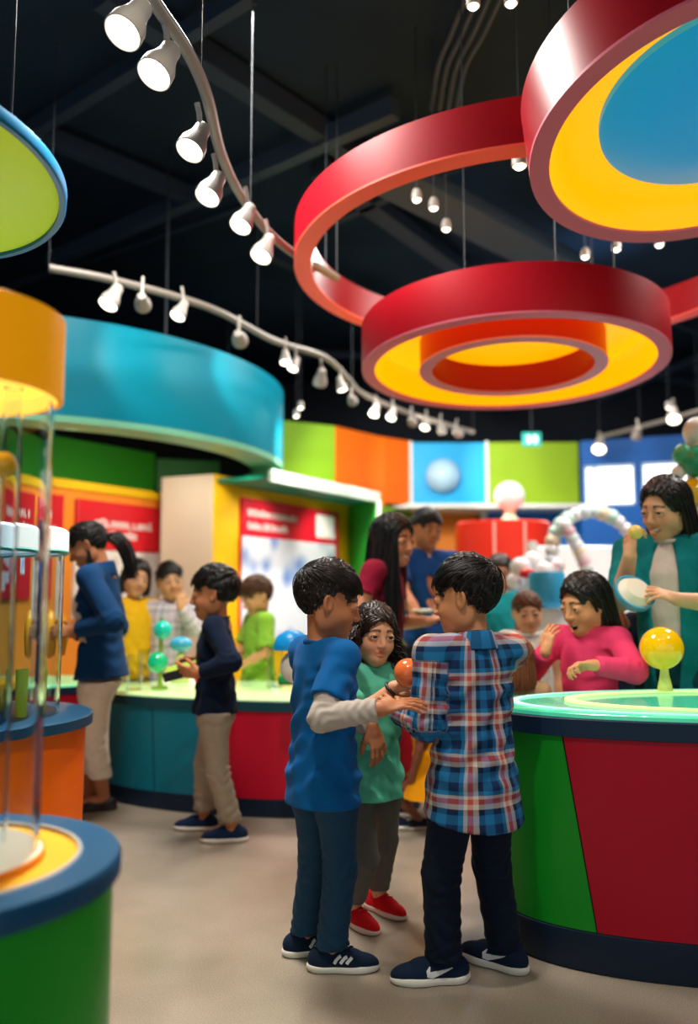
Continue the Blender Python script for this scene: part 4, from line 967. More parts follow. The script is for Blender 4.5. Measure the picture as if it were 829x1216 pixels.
    for g in (1, -1):
        mb = MB(); mb.ball((0, 0, 0), 1.0, 24)
        gz = unit(V(1, g*-.04 + gaze, {'open': -.02, 'down': -.35, 'squint': -.05}[eyes]))
        mb.mi = [(2 if ct > .975 else 1 if ct > .86 else 0) for ct in (float(unit(np.mean([mb.v[i] for i in f], 0)) @ gz) for f in mb.f)]
        o = mb.build('eye', [ew, ei, ep], B.root, smooth=True)
        p_ = hc + Hm @ (V(.313, g*.148, 0)*hs); r_ = .080*hs
        M4 = Matrix(((*(Hm[0]*r_), p_[0]), (*(Hm[1]*r_), p_[1]), (*(Hm[2]*r_), p_[2]), (0, 0, 0, 1))); o.matrix_basis = M4
    if mouth in ('smile', 'open', 'laugh'):
        mb = MB(); nt_ = 14
        for sgn in ((1,) if mouth == 'open' else (1,)):
            for j in range(nt_ + 1):
                t = (j/nt_*2 - 1); yy = t*mw*.86; z0 = -.279 + smile*t*t*.9; hh_ = (.014 if mouth == 'smile' else .05 if mouth == 'laugh' else .034)*(1 - .35*t*t)
                xx = (.352 if mouth != 'laugh' else .366) - .075*t*t
                for dx, dz in ((0, 0), (0, -hh_), (-.03, -hh_), (-.03, 0)): mb.v.append(tuple(hc + Hm @ (V(xx + dx, yy, z0 + dz)*hs)))
            for j in range(nt_):
                for a in range(4): mb.f.append((j*4 + a, j*4 + (a+1) % 4, j*4 + 4 + (a+1) % 4, j*4 + 4 + a)); mb.mi.append(0)
        mb.build('teeth', mat('teeth', '#efe9e0', .25), B.root, smooth=True)
    return B

# ---- clothes
def torso_st(B, z0, z1, ease, flare=0.0, n=9, dz=1.0, grow=1.0):
    """clothing sections between heights z0..z1 (fractions of H, measured along the trunk axis)"""
    H = B.H; sc_ = (B.shz - B.hipz)/.30; tr = np.array(B.trunk); out = []
    for i in range(n):
        z = z0 + (z1 - z0)*i/(n-1); s = (z - B.hipz)/sc_; k = max(0, (.55 - z))/.12
        a = np.interp(s, tr[:, 0], tr[:, 1])*B.wide*grow; b = np.interp(s, tr[:, 0], tr[:, 2]); d = np.interp(s, tr[:, 0], tr[:, 3])
        out.append(((z - B.hipz)*H, a*H + ease*(1 if z < B.shz - .02 else .6) + flare*k, b*H + ease*dz*(1 if z < B.shz - .02 else .6) + flare*k, d*H))
    return out
def arm_uv(B, vs, st_w):   # cloth coordinates: round the trunk, and along each arm
    H = B.H; q = vs - B.pel; up, fw, lt = B.up, B.fw, B.lt
    uu = q @ lt; vv = q @ fw; z = q @ up; R0 = .10*H
    uv = np.stack([np.where(np.abs(vv) < .02, uu, uu), z], 1)
    ang = np.arctan2(uu, -vv)                       # 0 at the back
    uv[:, 0] = ang*.088*H
    for s_ in 'LR':
        for a, b, k in ((B.sh[s_], B.el[s_], 0), (B.el[s_], B.wr[s_], 1)):
            ab = b - a; L = np.linalg.norm(ab); u = ab/L; w = vs - a; t = w @ u; d = np.linalg.norm(w - np.outer(np.clip(t, 0, L), u), axis=1)
            if s_ == 'R' and B.level == 0: continue
            m = (d < .05*H) & (t > (.02*H if k == 0 else -.01)) & (t < L + .02) & (np.abs(uu) > .098*H if k == 0 else True)
            e1 = unit(np.cross(u, (.2, .3, .9))); e2 = np.cross(u, e1); an = np.arctan2(w @ e2, w @ e1)
            uv[m, 0] = an[m]*.045*H; uv[m, 1] = (-t[m] - k*.16*H)
    return uv
def top(B, m, hem=.44, sleeve=.55, ease=.014, name='shirt', flare=.022, sr=.045, neck=.9, collar=None, open_front=None, vneck=None, fold=1.0, hem_n=None, longsleeve=False, cuff=None, uv=False, top_z=None, sleeve_ease=.012, arm_only=False, seed=1, amp=.0045, collar_mat=None, skirt=None, bust=False):
    H = B.H; h = B.hcl; g = random.Random(seed)
    pts = [B.pel, B.sc, B.hc] + list(B.sh.values()) + list(B.el.values()) + (list(B.wr.values()) if longsleeve else [])
    lo = np.min(pts, 0) - .16*H; hi = np.max(pts, 0) + .13*H; lo[2] = min(lo[2], (hem - .05)*H); S = SDF(lo, hi, h)
    st = torso_st(B, hem - .03, top_z or B.shz + .028, ease, flare)
    if skirt: st[0] = (st[0][0], st[0][1] + skirt, st[0][2] + skirt, st[0][3]); st[1] = (st[1][0], st[1][1] + skirt*.75, st[1][2] + skirt*.75, st[1][3]); st[2] = (st[2][0], st[2][1] + skirt*.45, st[2][2] + skirt*.45, st[2][3])
    S.loft(B.pel, B.up, B.fw, st, .03)
    if not adult_arms_none(sleeve):
        for q in 'LR':
            gsg = 1 if q == 'L' else -1
            S.cone(B.sc + B.lt*gsg*.045*H + B.up*.004*H, B.sh[q], .034*H + ease*.5, .029*H + sleeve_ease*.8, .035)
            if longsleeve:
                S.cone(B.sh[q], B.el[q], .030*H + sleeve_ease*.8, .027*H + sleeve_ease, .03); S.cone(B.el[q], B.wr[q], .028*H + sleeve_ease, .021*H + sleeve_ease*.7, .018)
                d = unit(B.wr[q] - B.el[q]); S.cutnear(B.wr[q] - d*.008*H, d, .055*H)
            else:
                e = B.sh[q] + (B.el[q] - B.sh[q])*sleeve; d = unit(B.el[q] - B.sh[q])
                S.cone(B.sh[q], e + d*.03*H, .029*H + sleeve_ease*.8, sr*H, .03); S.cutnear(e, d, .085*H)
    if bust:
        for g_ in (1, -1): S.ell(B.pel + B.up*.205*H + B.fw*.036*H + B.lt*g_*.040*H, (.036*H, .040*H, .05*H), None, .04)
    # folds: pull lines from the armpits, across the waist, at the elbows
    if fold:
        A = amp*fold
        for q in 'LR':
            gsg = 1 if q == 'L' else -1
            S.folds(B.sh[q] - B.lt*gsg*.02*H - B.up*.09*H, .13*H, B.up*.8 + B.lt*gsg*.5, .045*H, A, g.random()*6)
            if longsleeve: S.folds(B.el[q], .085*H, unit(B.wr[q] - B.sh[q]), .028*H, A, g.random()*6); S.folds(B.wr[q], .06*H, unit(B.wr[q] - B.el[q]), .02*H, A*.8, g.random()*6)
            else: S.folds(B.sh[q]*.5 + B.el[q]*.5, .09*H, unit(B.el[q] - B.sh[q])*.6 + B.fw*.5, .05*H, A, g.random()*6)
        S.folds(B.pel + B.up*.06*H, .20*H, B.up + B.lt*.35, .062*H, A*1.25, g.random()*6); S.folds(B.pel + B.up*.0*H + B.fw*.05*H, .19*H, B.lt + B.up*.3, .075*H, A*1.4, g.random()*6)
        S.folds(B.pel + B.up*.14*H - B.fw*.07*H, .18*H, B.lt*.7 + B.up*.5, .07*H, A*1.1, g.random()*6)
    S.cut(B.pel + B.up*(hem - B.hipz)*H, -B.up + (V(hem_n) if hem_n is not None else 0))
    Mt = np.stack([B.fw, B.lt, B.up], 1)
    nk = .05*H*neck
    S.ell(B.nb + B.up*.040*H + B.fw*.014*H, (nk*1.0, nk*1.08, .036*H), Mt, .006, 'cut')
    if vneck: S.ell(B.nb + B.fw*.075*H + B.up*.012*H, (.035*H, .018*H, vneck*H), Mt, .004, 'cut')
    if open_front:       # jacket: a wedge down the front is open, (half angle width, lower limit)
        wd_, dz_ = open_front; o = B.pel + B.fw*(.13 - dz_)*H + B.up*.15*H
        S.ell(o, (.115*H, wd_*H, .36*H), Mt, .006, 'cut')
    vs, fs = S.mesh(); o = np_obj(name, vs, fs, m, B.root, uv=arm_uv(B, vs, st) if uv else None, smooth_it=1)
    if collar == 'rib':
        ps = [B.nb + B.up*(.010*H + .006*H*math.cos(a)*-1) + B.fw*(.010*H + nk*.98*math.cos(a)) + B.lt*nk*1.02*math.sin(a) for a in np.linspace(0, 2*PI, 33)]
        MB().tube(ps, .0055*H*.9, 8, cap=False).build('neckband', collar_mat or m, o, smooth=True)
    if collar == 'fold':
        n_ = 28; rows = []
        for j in range(n_ + 1):
            a = R(28) + (2*PI - R(56))*j/n_; ca, sa = math.cos(a), math.sin(a); back = .5 - .5*ca
            ir = nk*.92
            base = B.nb + B.fw*(.008*H + ir*1.05*ca) + B.lt*ir*1.05*sa + B.up*(.004*H)
            topp = B.nb + B.fw*(.004*H + ir*.97*ca) + B.lt*ir*.97*sa + B.up*(.020*H + .016*H*back)
            out = B.nb + B.fw*(.008*H + ir*1.42*ca) + B.lt*ir*1.42*sa + B.up*(-.006*H - .004*H*(1-back))
            rows.append([base, topp, topp + unit(out - base)*.006*H, out, out - B.up*.004*H])
        vs = np.array(rows).reshape(-1, 3); k = 5
        fs = [(j*k + a, j*k + a + 1, (j+1)*k + a + 1, (j+1)*k + a) for j in range(n_) for a in range(k-1)]
        np_obj('collar', vs, np.array(fs), collar_mat or m, o, uv=(np.stack([np.repeat(np.linspace(0, .3, n_+1), k), np.tile(np.linspace(0, .05, k), n_+1)], 1) if uv else None)).modifiers.new('thick', 'SOLIDIFY').thickness = .004
    return o
def adult_arms_none(s): return s is None
def sleeves(B, m, name='sleeve', start=.3, ease=.006, amp=.004, sides='LR'):
    H = B.H
    for q in sides:
        pts = [B.sh[q], B.el[q], B.wr[q]]; S = SDF(np.min(pts, 0) - .07*H, np.max(pts, 0) + .07*H, B.hcl*.85)
        a = B.sh[q] + (B.el[q] - B.sh[q])*start
        S.cone(a, B.el[q], .030*H + ease, .026*H + ease, .01).cone(B.el[q], B.wr[q], .027*H + ease, .0205*H + ease, .012)
        S.folds(B.el[q], .09*H, unit(B.wr[q] - B.sh[q]), .027*H, amp, 1.3); S.folds(B.wr[q]*.7 + B.el[q]*.3, .07*H, unit(B.wr[q] - B.el[q]), .024*H, amp, .3)
        d = unit(B.wr[q] - B.el[q]); S.cutnear(B.wr[q] - d*.006*H, d, .05*H)
        vs, fs = S.mesh(); np_obj(name, vs, fs, m, B.root, smooth_it=1)
def trousers(B, m, ease=.008, ankle=.065, waist=.57, name='trousers', hip=.047, knee=.035, ank=.031, amp=.0035, top_z=None, seed=3):
    H = B.H; g = random.Random(seed); pts = [B.pel] + list(B.hip.values()) + list(B.knee.values()) + list(B.ank.values())
    lo = np.min(pts, 0) - .12*H; hi = np.max(pts, 0) + .13*H; lo[2] = max(0.005, ankle*H - .03); S = SDF(lo, hi, B.hcl)
    S.loft(B.pel, B.up*.5 + V(0, 0, .5), V(1, 0, 0), [((-.05)*H, .080*H*B.wide + ease, .060*H + ease, 0), (.02*H, .084*H*B.wide + ease, .062*H + ease, 0), ((waist - B.hipz)*H, .076*H*B.wide + ease, .056*H + ease, 0)], .03)
    for q in 'LR':
        k, a = B.knee[q], B.ank[q]; end = a + unit(a - k)*.06*H
        S.cone(B.hip[q], k, hip*H + ease, knee*H + ease, .018); S.cone(k, end, knee*H + ease, ank*H + ease, .015)
        S.cone(B.hip[q] - V(.016*H, 0, .0), B.hip[q]*.7 + k*.3, .048*H + ease, .044*H + ease, .03)
        A = amp
        S.folds(k - V(.02*H, 0, 0), .10*H, unit(a - B.hip[q])*.8 + V(.5, 0, 0), .032*H, A*1.2, g.random()*6); S.folds(k*.35 + a*.65, .12*H, unit(a - k) + V(.2, .3, 0), .042*H, A*.9, g.random()*6)
        S.folds(a, .09*H, unit(a - k), .026*H, A*1.5, g.random()*6); S.folds(B.hip[q], .13*H, V(.4, .5, 1), .05*H, A, g.random()*6)
    S.cut(V(0, 0, ankle*H), (0, 0, -1))
    if top_z: S.cut(B.pel + V(0, 0, (top_z - B.hipz)*H), (0, 0, 1))
    vs, fs = S.mesh(); o = np_obj(name, vs, fs, m, B.root, smooth_it=1)
    return o
def shoes(B, m, sole_m, L=.185, mark=None, lace=None, lift=0, mark_m=None, open_=False, low=1.0):
    H = B.H; L = L*H; h = {0: .0035, 1: .005, 2: .008}[B.level]
    for q in 'LR':
        a = B.ank[q]; f = B.toe[q]; l = np.cross((0, 0, 1), f); z0 = a[2] - .052*H; o = V(a[0], a[1], z0) + f*.16*L
        W = lambda x, y, z: o + f*x*L + l*y*L + V(0, 0, z*L)
        lo = np.min([W(-.62, -.4, 0), W(.62, .4, 0), W(-.62, .4, 0), W(.62, -.4, 0)], 0); hi = np.max([W(-.62, -.4, .55), W(.62, .4, .55), W(-.62, .4, .55), W(.62, -.4, .55)], 0); lo[2] = z0 - .01
        M = np.stack([f, l, V(0, 0, 1)], 1)
        S = SDF(lo, hi, h)
        S.loft(W(.16, 0, .0), (0, 0, 1), f, [(.004*L, .165*L, .31*L, 0), (.05*L, .182*L, .335*L, .0), (.095*L, .172*L, .322*L, -.01*L)], .02)
        S.loft(W(-.26, 0, .0), (0, 0, 1), f, [(.004*L, .128*L, .20*L, 0), (.06*L, .150*L, .232*L, 0), (.115*L, .142*L, .222*L, 0)], .07*L)
        S.cone(W(-.3, 0, .07), W(.2, 0, .06), .125*L, .15*L, .05*L)
        S.cut(W(0, 0, .098), (0, 0, 1)); S.cut(W(0, 0, .003), (0, 0, -1))
        vs, fs = S.mesh()
        U = SDF(lo, hi, h)
        U.ell(W(.17, 0, .085), (.315*L, .16*L, .14*L), M, .03*L); U.ell(W(-.26, 0, .15), (.215*L, .138*L, .17*L), M, .06*L)
        U.cone(W(-.20, 0, .26*low), W(.14, 0, .14), .115*L, .11*L, .06*L); U.cone(W(-.26, 0, .12), W(.1, 0, .12), .135*L, .15*L, .05*L)
        if not open_: U.ell(W(-.20, 0, .44*low), (.125*L, .092*L, .14*L), M, .02*L, 'cut')
        else: U.ell(W(-.08, 0, .30), (.22*L, .2*L, .13*L), M, .02*L, 'cut')
        U.cut(W(0, 0, .06), (0, 0, -1))
        us, uf = U.mesh(); sh = np_obj('shoe', us, uf, m, B.root, smooth_it=1)
        np_obj('sole', vs, fs, sole_m, sh, smooth_it=1)
        def surf(x, z, side):      # a point on the side of the upper
            j = np.argmin(((us - W(x, side*.2, z))**2).sum(1)); p = us[j]
            return p
        def strip(pts, w0, name, side, mm):
            P0 = [surf(x, z, side) + l*side*.002 for x, z in pts]; mb = MB()
            ws = w0 if isinstance(w0, list) else [w0]*len(P0)
            n_ = len(P0)
            for i in range(n_):
                t = unit(P0[min(i+1, n_-1)] - P0[max(i-1, 0)]); nn = l*side; b_ = unit(np.cross(nn, t))
                for dy, dn in ((-1, 0), (1, 0), (1, 1), (-1, 1)): mb.v.append(tuple(P0[i] + b_*dy*ws[i]*L + nn*(dn*.004 - .003)))
            for i in range(n_ - 1):
                for k_ in range(4): mb.f.append((i*4 + k_, i*4 + (k_+1) % 4, i*4 + 4 + (k_+1) % 4, i*4 + 4 + k_)); mb.mi.append(0)
            mb.f += [(0, 3, 2, 1), tuple((n_-1)*4 + k_ for k_ in range(4))]; mb.mi += [0, 0]
            mb.build(name, mm, sh)
        if mark:
            for side in (1, -1):
                if mark == 'stripes':
                    for x0 in (-.08, .0, .08): strip([(x0 - .04, .15), (x0 - .015, .19), (x0 + .02, .235), (x0 + .05, .27)], .020, 'stripe', side, mark_m)
                elif mark == 'tick':
                    strip([(.02, .275), (.045, .20), (.04, .16), (-.0, .145), (-.08, .165), (-.17, .20), (-.25, .235)], [.006, .022, .034, .036, .026, .013, .003], 'side_mark', side, mark_m)
                elif mark == 'line': strip([(-.36, .12), (-.30, .17), (-.2, .2), (-.1, .14), (-.02, .10)], .012, 'side_mark', side, mark_m)
        if lace:
            mb = MB()
            for i, x in enumerate((-.10, -.03, .04, .11)):
                zs = []
                for yy in np.linspace(-.085, .085, 7):
                    x2 = x + (.03 if i % 2 else -.0)*yy/.085; c2 = np.argmax(np.where(((us[:, :2] - W(x2, yy, 0)[:2])**2).sum(1) < (h*1.6)**2, us[:, 2], -1)); zs.append(us[c2] + V(0, 0, .002))
                mb.tube(zs, .012*L, 6)
            p_ = W(-.13, 0, .30)
            for sd in (1, -1): mb.tube(spline([p_, p_ + l*sd*.07*L + V(0, 0, .03*L), p_ + l*sd*.12*L + f*.05*L, p_ + l*sd*.05*L + f*.06*L - V(0, 0, .02*L)], 4), .011*L, 6)
            mb.build('laces', lace, sh, smooth=True)

# ---- hair
def in_face(p, nape=-.17, ear=True, fringe=.0):
    x, y, z = p[..., 0], p[..., 1], p[..., 2]; ay = np.abs(y)
    a = ((x-.50)/.34)**2 + (y/.37)**2 + ((z+.18-fringe)/.46)**2 < 1
    b = ((x-.32)/.30)**2 + (y/.7)**2 + ((z+.34)/.46)**2 < 1
    c = (z < nape - .05*np.clip(-x, 0, 1))
    d = (((x+.01)/.13)**2 + ((ay-.38)/.14)**2 + ((z+.05)/.17)**2 < 1) if ear else False
    if ear is not False: d = d | (((x-.11)/.13)**2 + ((ay-.36)/.2)**2 + ((z-.0)/.17)**2 < 1)
    return a | b | c | d
def cap(B, m, thick=.03, nape=-.17, ear=True, name='hair', extra=None, fringe=.0, strands=(), top_=.03, crown=(0, 0, 0), bumps=.004, h=None):
    hs, hc, Hm = B.hs, B.hc, B.Hm; h = h or {0: .0032, 1: .005, 2: .0075}[B.level]
    W = lambda p: hc + (np.asarray(p, float)*hs) @ Hm.T
    ex = 1.25 if extra else .75
    lo, hi = hc - .72*hs, hc + .78*hs
    if extra:
        e = np.array([W(p) for p in extra['box']]); lo = np.minimum(lo, e.min(0) - .12*hs); hi = np.maximum(hi, e.max(0) + .12*hs)
    S = SDF(lo, hi, h); E = lambda p, r, k=.02, op='u': S.ell(W(V(p)), V(r)*hs, Hm, k*hs, op)
    t = thick
    E((-.06, 0, .14), (.42+t, .335+t*.8, .36+t)); E((-.04, 0, .20 + top_*.5), (.40+t, .325+t*.6, .33+top_), .05)
    E((.50, 0, -.18 + fringe), (.34, .37, .46), .02, 'cut'); E((.32, 0, -.34), (.28, .7, .43), .02, 'cut')
    if ear:
        for g in (1, -1): E((-.01, g*.40, -.05), (.125, .14, .165), .015, 'cut'); E((.11, g*.37, .0), (.13, .2, .17), .015, 'cut')
    E((-.2, 0, nape - .40), (.75, .7, .40), .03, 'cut')
    if extra: extra['fn'](S, W, E)
    if bumps:
        for j in range(3): S.folds(W(V((-.1, 0, .2))), .85*hs, Hm @ V((.2*j - .2, 1, .3*j - .2)), .075*hs*(1 + .35*j), bumps*hs*4, j*2.1)
    vs, fs = S.mesh(); parts = [(vs, fs)]
    for pr in strands:
        p, r = pr; parts.append(tubes([[W(x) for x in q] for q in p], np.asarray(r)*hs))
    vs, fs = merge(parts); return np_obj(name, vs, fs, m, B.root)
E0, R0 = V(-.06, 0, .15), V(.44, .355, .39)
def scalp_strands(n, flow, L, rad, scale=1.04, lift=.06, seed=0, nape=-.15, ear=True, m=8, fringe=0, over=0.0, jit=.15, region=None, wave=0.0):
    g = np.random.RandomState(seed); P_, R_ = [], []; tries = 0
    while len(P_) < n and tries < n*30:
        tries += 1
        d = unit(g.randn(3)); p = E0 + R0*d*scale
        if in_face(p, nape, ear, fringe) or (region and not region(p)): continue
        path = [p]; alive = True; ln = L(p)*g.uniform(.75, 1.2); j = g.randn(3)*jit; rr = [rad*g.uniform(.7, 1.3)]; extra = 0
        for i in range(1, m):
            if alive:
                f = unit(V(flow(path[-1])) + j); q = path[-1] + f*ln/(m-1)
                dd = (q - E0)/R0; q = E0 + R0*dd/np.linalg.norm(dd)*(scale + lift*math.sin(PI*i/(m-1)*.9))
                if wave: q = q + g.randn(3)*wave
                if in_face(q, nape, ear, fringe - over): alive = False; q = path[-1] + (q - path[-1])*.3
            else: q = path[-1] + (path[-1] - path[-2])*.05
            path.append(q); rr.append(rr[0]*(1 - (i/(m-1))**2*.85))
        P_.append(path); R_.append(rr)
    return np.array(P_), np.array(R_)
def crown_flow(c, bias=(0, 0, 0), side=1.0):
    c = V(c)
    def f(p):
        n = unit((p - E0)/R0**2); d = p - c; b = V(bias)*(np.clip(p[2]*2.5 - .3, 0, 1)); d = unit(d)*1.0 + b + V(0, 0, -.5)*(1 - np.clip(p[2]*3, 0, 1)); d = d - n*(d @ n); return d
    return f
def curtain(n, z_end, rx, ry, cx, seed, rad=.018, a0=75, a1=285, z0=.12, grow=.12, wob=.03, m=12, helix=0, turns=3, fwd=0.0, sc=1.05):
    """locks that leave the head and fall; angle 180 = the back of the head, 90 / 270 = the sides"""
    g = np.random.RandomState(seed); P_, R_ = [], []
    for i in range(n):
        a = R(g.uniform(a0, a1)); ca, sa = math.cos(a), math.sin(a); zt = g.uniform(.1, .42); inn = g.uniform(.82, 1.06); path = []; ze = z_end*g.uniform(.85, 1.08); j = g.randn(2)*wob; ph = g.uniform(0, 6.3); tw = turns*g.uniform(.8, 1.2)
        for k in range(m):
            t = k/(m-1); z = zt + (ze - zt)*t
            if z > .15: s_ = math.sqrt(max(0, 1 - ((z - E0[2])/R0[2]/sc)**2)); ex, ey = R0[0]*sc*s_, R0[1]*sc*s_; bx = E0[0]
            else:
                u = (.15 - z)/(.15 - z_end); ex = R0[0]*sc + (rx - R0[0]*sc)*min(1, u*1.6) ; ey = R0[1]*sc + (ry - R0[1]*sc)*min(1, u*1.6); bx = E0[0] + (cx - E0[0])*min(1, u*1.4)
            q = V(bx + ex*ca*inn, ey*sa*inn, z); q[:2] += j*t
            if helix: q += helix*V(math.cos(ph + tw*2*PI*t)*1, math.sin(ph + tw*2*PI*t), .3*math.sin(ph*2 + tw*4*PI*t))*min(1, t*4)
            path.append(q)
        P_.append(path); R_.append([rad*g.uniform(.7, 1.2)*(1 - .6*(k/(m-1))**3) for k in range(m)])
    return np.array(P_), np.array(R_)
# ------------------------------------------------------------- the people
jean = fabric('#1f4160'); jean_d = fabric('#0f1a2e')
white_sole = mat('shoe_sole', '#e6e3dc', .55)
navy_shoe = fabric('#12233a'); red_shoe = fabric('#d3141f'); mark_w = mat('mark_white', '#dfe3e6', .5)
def short_hair(B, col, seed=1, bias=(1.6, -.25, 0), nape=-.20, top_=.07, n=380, over=.03, L=.32, crown=(-.30, 0, .42), thick=.028, fringe=0):
    fl_ = crown_flow(crown, bias=bias)
    k = {0: 2.6, 1: .8, 2: .3}[B.level]; r = {0: .0062, 1: .012, 2: .022}[B.level]
    return cap(B, hair_mat(col), thick=thick, nape=nape, top_=top_, fringe=fringe, strands=[scalp_strands(int(n*k), fl_, lambda p: L if p[2] > .30 else .10, r, 1.035, .035, seed, nape=nape, over=over*.2, fringe=fringe, jit=.10, region=lambda p: not (p[0] > -.06 and p[2] < .20)),
        scalp_strands(int(n*.5*k), fl_, lambda p: L*1.1, r, 1.0 + top_*2.0, .035, seed+1, region=lambda p: p[2] > .33, over=over*1.4, fringe=fringe, jit=.12)])
def part_flow(side=0.0):
    def f(p):
        n = unit((p - E0)/R0**2); s = 1 if p[1] > side else -1
        d = V(-.35, s*1.0, -.55 - .6*(1 - np.clip(p[2]*2, 0, 1))); return d - n*(d @ n)
    return f
def long_hair(B, col, z_end=-1.3, rx=.40, ry=.42, cx=-.22, seed=1, a0=78, a1=282, n=260, side=0.0, wob=.03, rad=.02, helix=0, turns=3, thick=.05, ear=False, name='hair', fringe=0.0, inner=True, head_n=160):
    k = {0: 1.5, 1: 1, 2: .4}[B.level]; rr = rad*{0: .75, 1: .9, 2: 1.5}[B.level]; fringe += .05
    def fn(S, W, E):
        if not inner: return
        up = W(V(0, 0, 1)) - W(V(0, 0, 0)); fw = W(V(1, 0, 0)) - W(V(0, 0, 0)); hs = B.hs
        z1 = .1; q = [(-(.1 - z_end)*.96, rx, ry), (-(.1 - z_end)*.5, rx, ry), (-.15, .40, .37), (0, .36, .33)]
        T = SDF([a[0] for a in S.ax], [a[-1] for a in S.ax], S.h); T.ax = S.ax; T.g = np.full(S.g.shape, .5, F32)
        T.loft(W(V(cx, 0, .1)), up, fw, [(a*hs, c*hs*.92, b*hs*.92, (0.10*hs if a > -.2 else 0)) for a, b, c in q], .02)
        # keep only the back and the sides of it
        T.cut(W(V(-.02 if not helix else .0, 0, 0)), fw)
        S.g = smin(S.g, T.g, .02)
    strands = [curtain(int(n*k), z_end, rx, ry, cx, seed, rr, a0, a1, wob=wob, helix=helix, turns=turns, m=22 if helix else 12),
        scalp_strands(int(head_n*k), part_flow(side), lambda p: .55, rr*.8, 1.10, .03, seed+5, nape=-.5, ear=False, over=.0, fringe=fringe)]
    return cap(B, hair_mat(col), thick=thick, nape=-.5, ear=ear, top_=.05, name=name, fringe=fringe, extra=dict(box=[(cx - rx - .1, -ry - .1, z_end - .05), (.1, ry + .1, .1)], fn=fn), strands=strands)

# 1 boy in the blue shirt
yaw = 35
B = make_person('boy in a bright blue T-shirt over pale grey sleeves, back turned, reaching to the right', px=384, D=2.74, yaw=yaw, H=1.28, level=0, skin='#b8764f', twist=-6, head=(-26, 12, 0), hs=.232, hoff=(.005, 0, .006),
    feet={'R': ('px', 393, 1152, 2), 'L': ('px', 362, 1133, 14)},
    arms={'R': dict(w=(452, 842, 2.48), pole=(-.5, -.5, -1), hd=(.95, .1, .20), hn=(0.1, .3, -1), curl=.22), 'L': dict(w=(441, 862, 2.80), pole=(-.4, .6, -1), hd=(.35, -.1, -1), hn=(-.3, .5, .1), curl=.4)})
trousers(B, jean, ease=.008, ankle=.055, top_z=.45, seed=2)
shoes(B, navy_shoe, white_sole, L=.188, mark='stripes', mark_m=mark_w, lace=fabric('#0d1c30'))
top(B, fabric('#065a9c'), hem=.425, sleeve=.72, ease=.024, flare=.022, sr=.046, collar='rib', name='t_shirt', seed=4, amp=.0055, sleeve_ease=.016)
sleeves(B, fabric('#b9aea6'), name='undersleeve', start=.45, ease=.007)
short_hair(B, '#1d1410')

# 2 girl in mint
B = make_person('smiling girl with long curly brown hair in a mint green T-shirt between the two boys', px=440, D=3.06, yaw=-62, H=1.188, level=0, skin='#e0a67f', head=(-6, 3, 4), hs=.205, hoff=(.01, 0, -.01), mouth='smile', brow='#2a1a12',
    feet={'R': ('px', 419, 1097, -52), 'L': ('px', 449, 1081, -48)},
    arms={'R': dict(w=(468, 816, 2.84), pole=(-.4, -.7, -1), hd=(1, -.1, .03), hn=(0, .2, 1), curl=.5), 'L': dict(w=(492, 842, 3.0), pole=(-.2, .5, -1), curl=.4)})
trousers(B, fabric('#6b6662'), ease=.006, ankle=.072, top_z=.45, seed=5, hip=.042, knee=.032, ank=.026, amp=.0025)
shoes(B, red_shoe, mat('sole_pink', '#e9cfc4', .55), L=.188, lace=fabric('#e02a33'))
top(B, fabric('#66d3b2'), hem=.43, sleeve=.75, ease=.016, flare=.02, sr=.046, collar='rib', name='t_shirt', seed=8, amp=.005)
long_hair(B, '#2a1a12', z_end=-.70, rx=.50, ry=.60, cx=-.14, seed=3, a0=56, a1=304, n=300, wob=.07, rad=.022, helix=.05, turns=3.6, thick=.05, side=.08)
brc = B.wr['R'] - unit(B.wr['R'] - B.el['R'])*.012; u_ = unit(B.wr['R'] - B.el['R']); e1 = unit(np.cross(u_, (0, 0, 1))); e2 = np.cross(u_, e1)
MB().tube([brc + (e1*math.cos(a) + e2*math.sin(a))*.0255 for a in np.linspace(0, 2*PI, 25)], .006, 8, cap=False).build('bracelet', mat('bracelet', '#2a1518', .4), B.root, smooth=True)
MB().tube([B.hc + (B.Hm @ V(-.02 + .0*abs(a), .40*math.sin(a), .14 + .41*math.cos(a)))*B.hs for a in np.linspace(-1.45, 1.45, 25)], .005, 8).build('hairband', fabric('#5a4438'), B.root, smooth=True)

# 3 boy in the plaid shirt
plaid = plaid_mat('plaid_bright', [(0, '#132f58'), (.14, '#1f6fa6'), (.36, '#101f40'), (.50, '#c9bdb2'), (.62, '#c4503f'), (.74, '#cfc4ba'), (.82, '#1d74ab'), (.92, '#12294c')], .118)
B = make_person('boy in a colourful plaid shirt and dark jeans seen from behind, arms reaching left', px=559, D=2.66, yaw=122, H=1.30, level=0, skin='#c98a60', head=(32, 6, 0), hs=.232, hoff=(.01, 0, .0), twist=-4, wide=1.12,
    feet={'L': ('px', 527, 1165, 184), 'R': ('px', 600, 1150, 140)},
    arms={'L': dict(w=(474, 846, 2.74), pole=(-1, .22, -.75), hd=(-.55, .5, .35), hn=(.3, .3, -.8), curl=.5), 'R': dict(w=(500, 838, 2.93), pole=(-.3, -.5, -1), hd=(-.8, .2, .2), curl=.5)})
trousers(B, jean_d, ease=.010, ankle=.055, top_z=.46, seed=9, hip=.050, knee=.038, ank=.035)
shoes(B, navy_shoe, white_sole, L=.20, mark='tick', mark_m=mark_w, low=.85)
top(B, plaid, hem=.405, longsleeve=True, ease=.022, flare=.03, collar='fold', name='shirt', seed=11, amp=.006, sleeve_ease=.016, uv=True, neck=.95, hem_n=(.22, 0, 0))
short_hair(B, '#120d0c', seed=12, nape=-.26, L=.30, bias=(1.2, .3, 0))

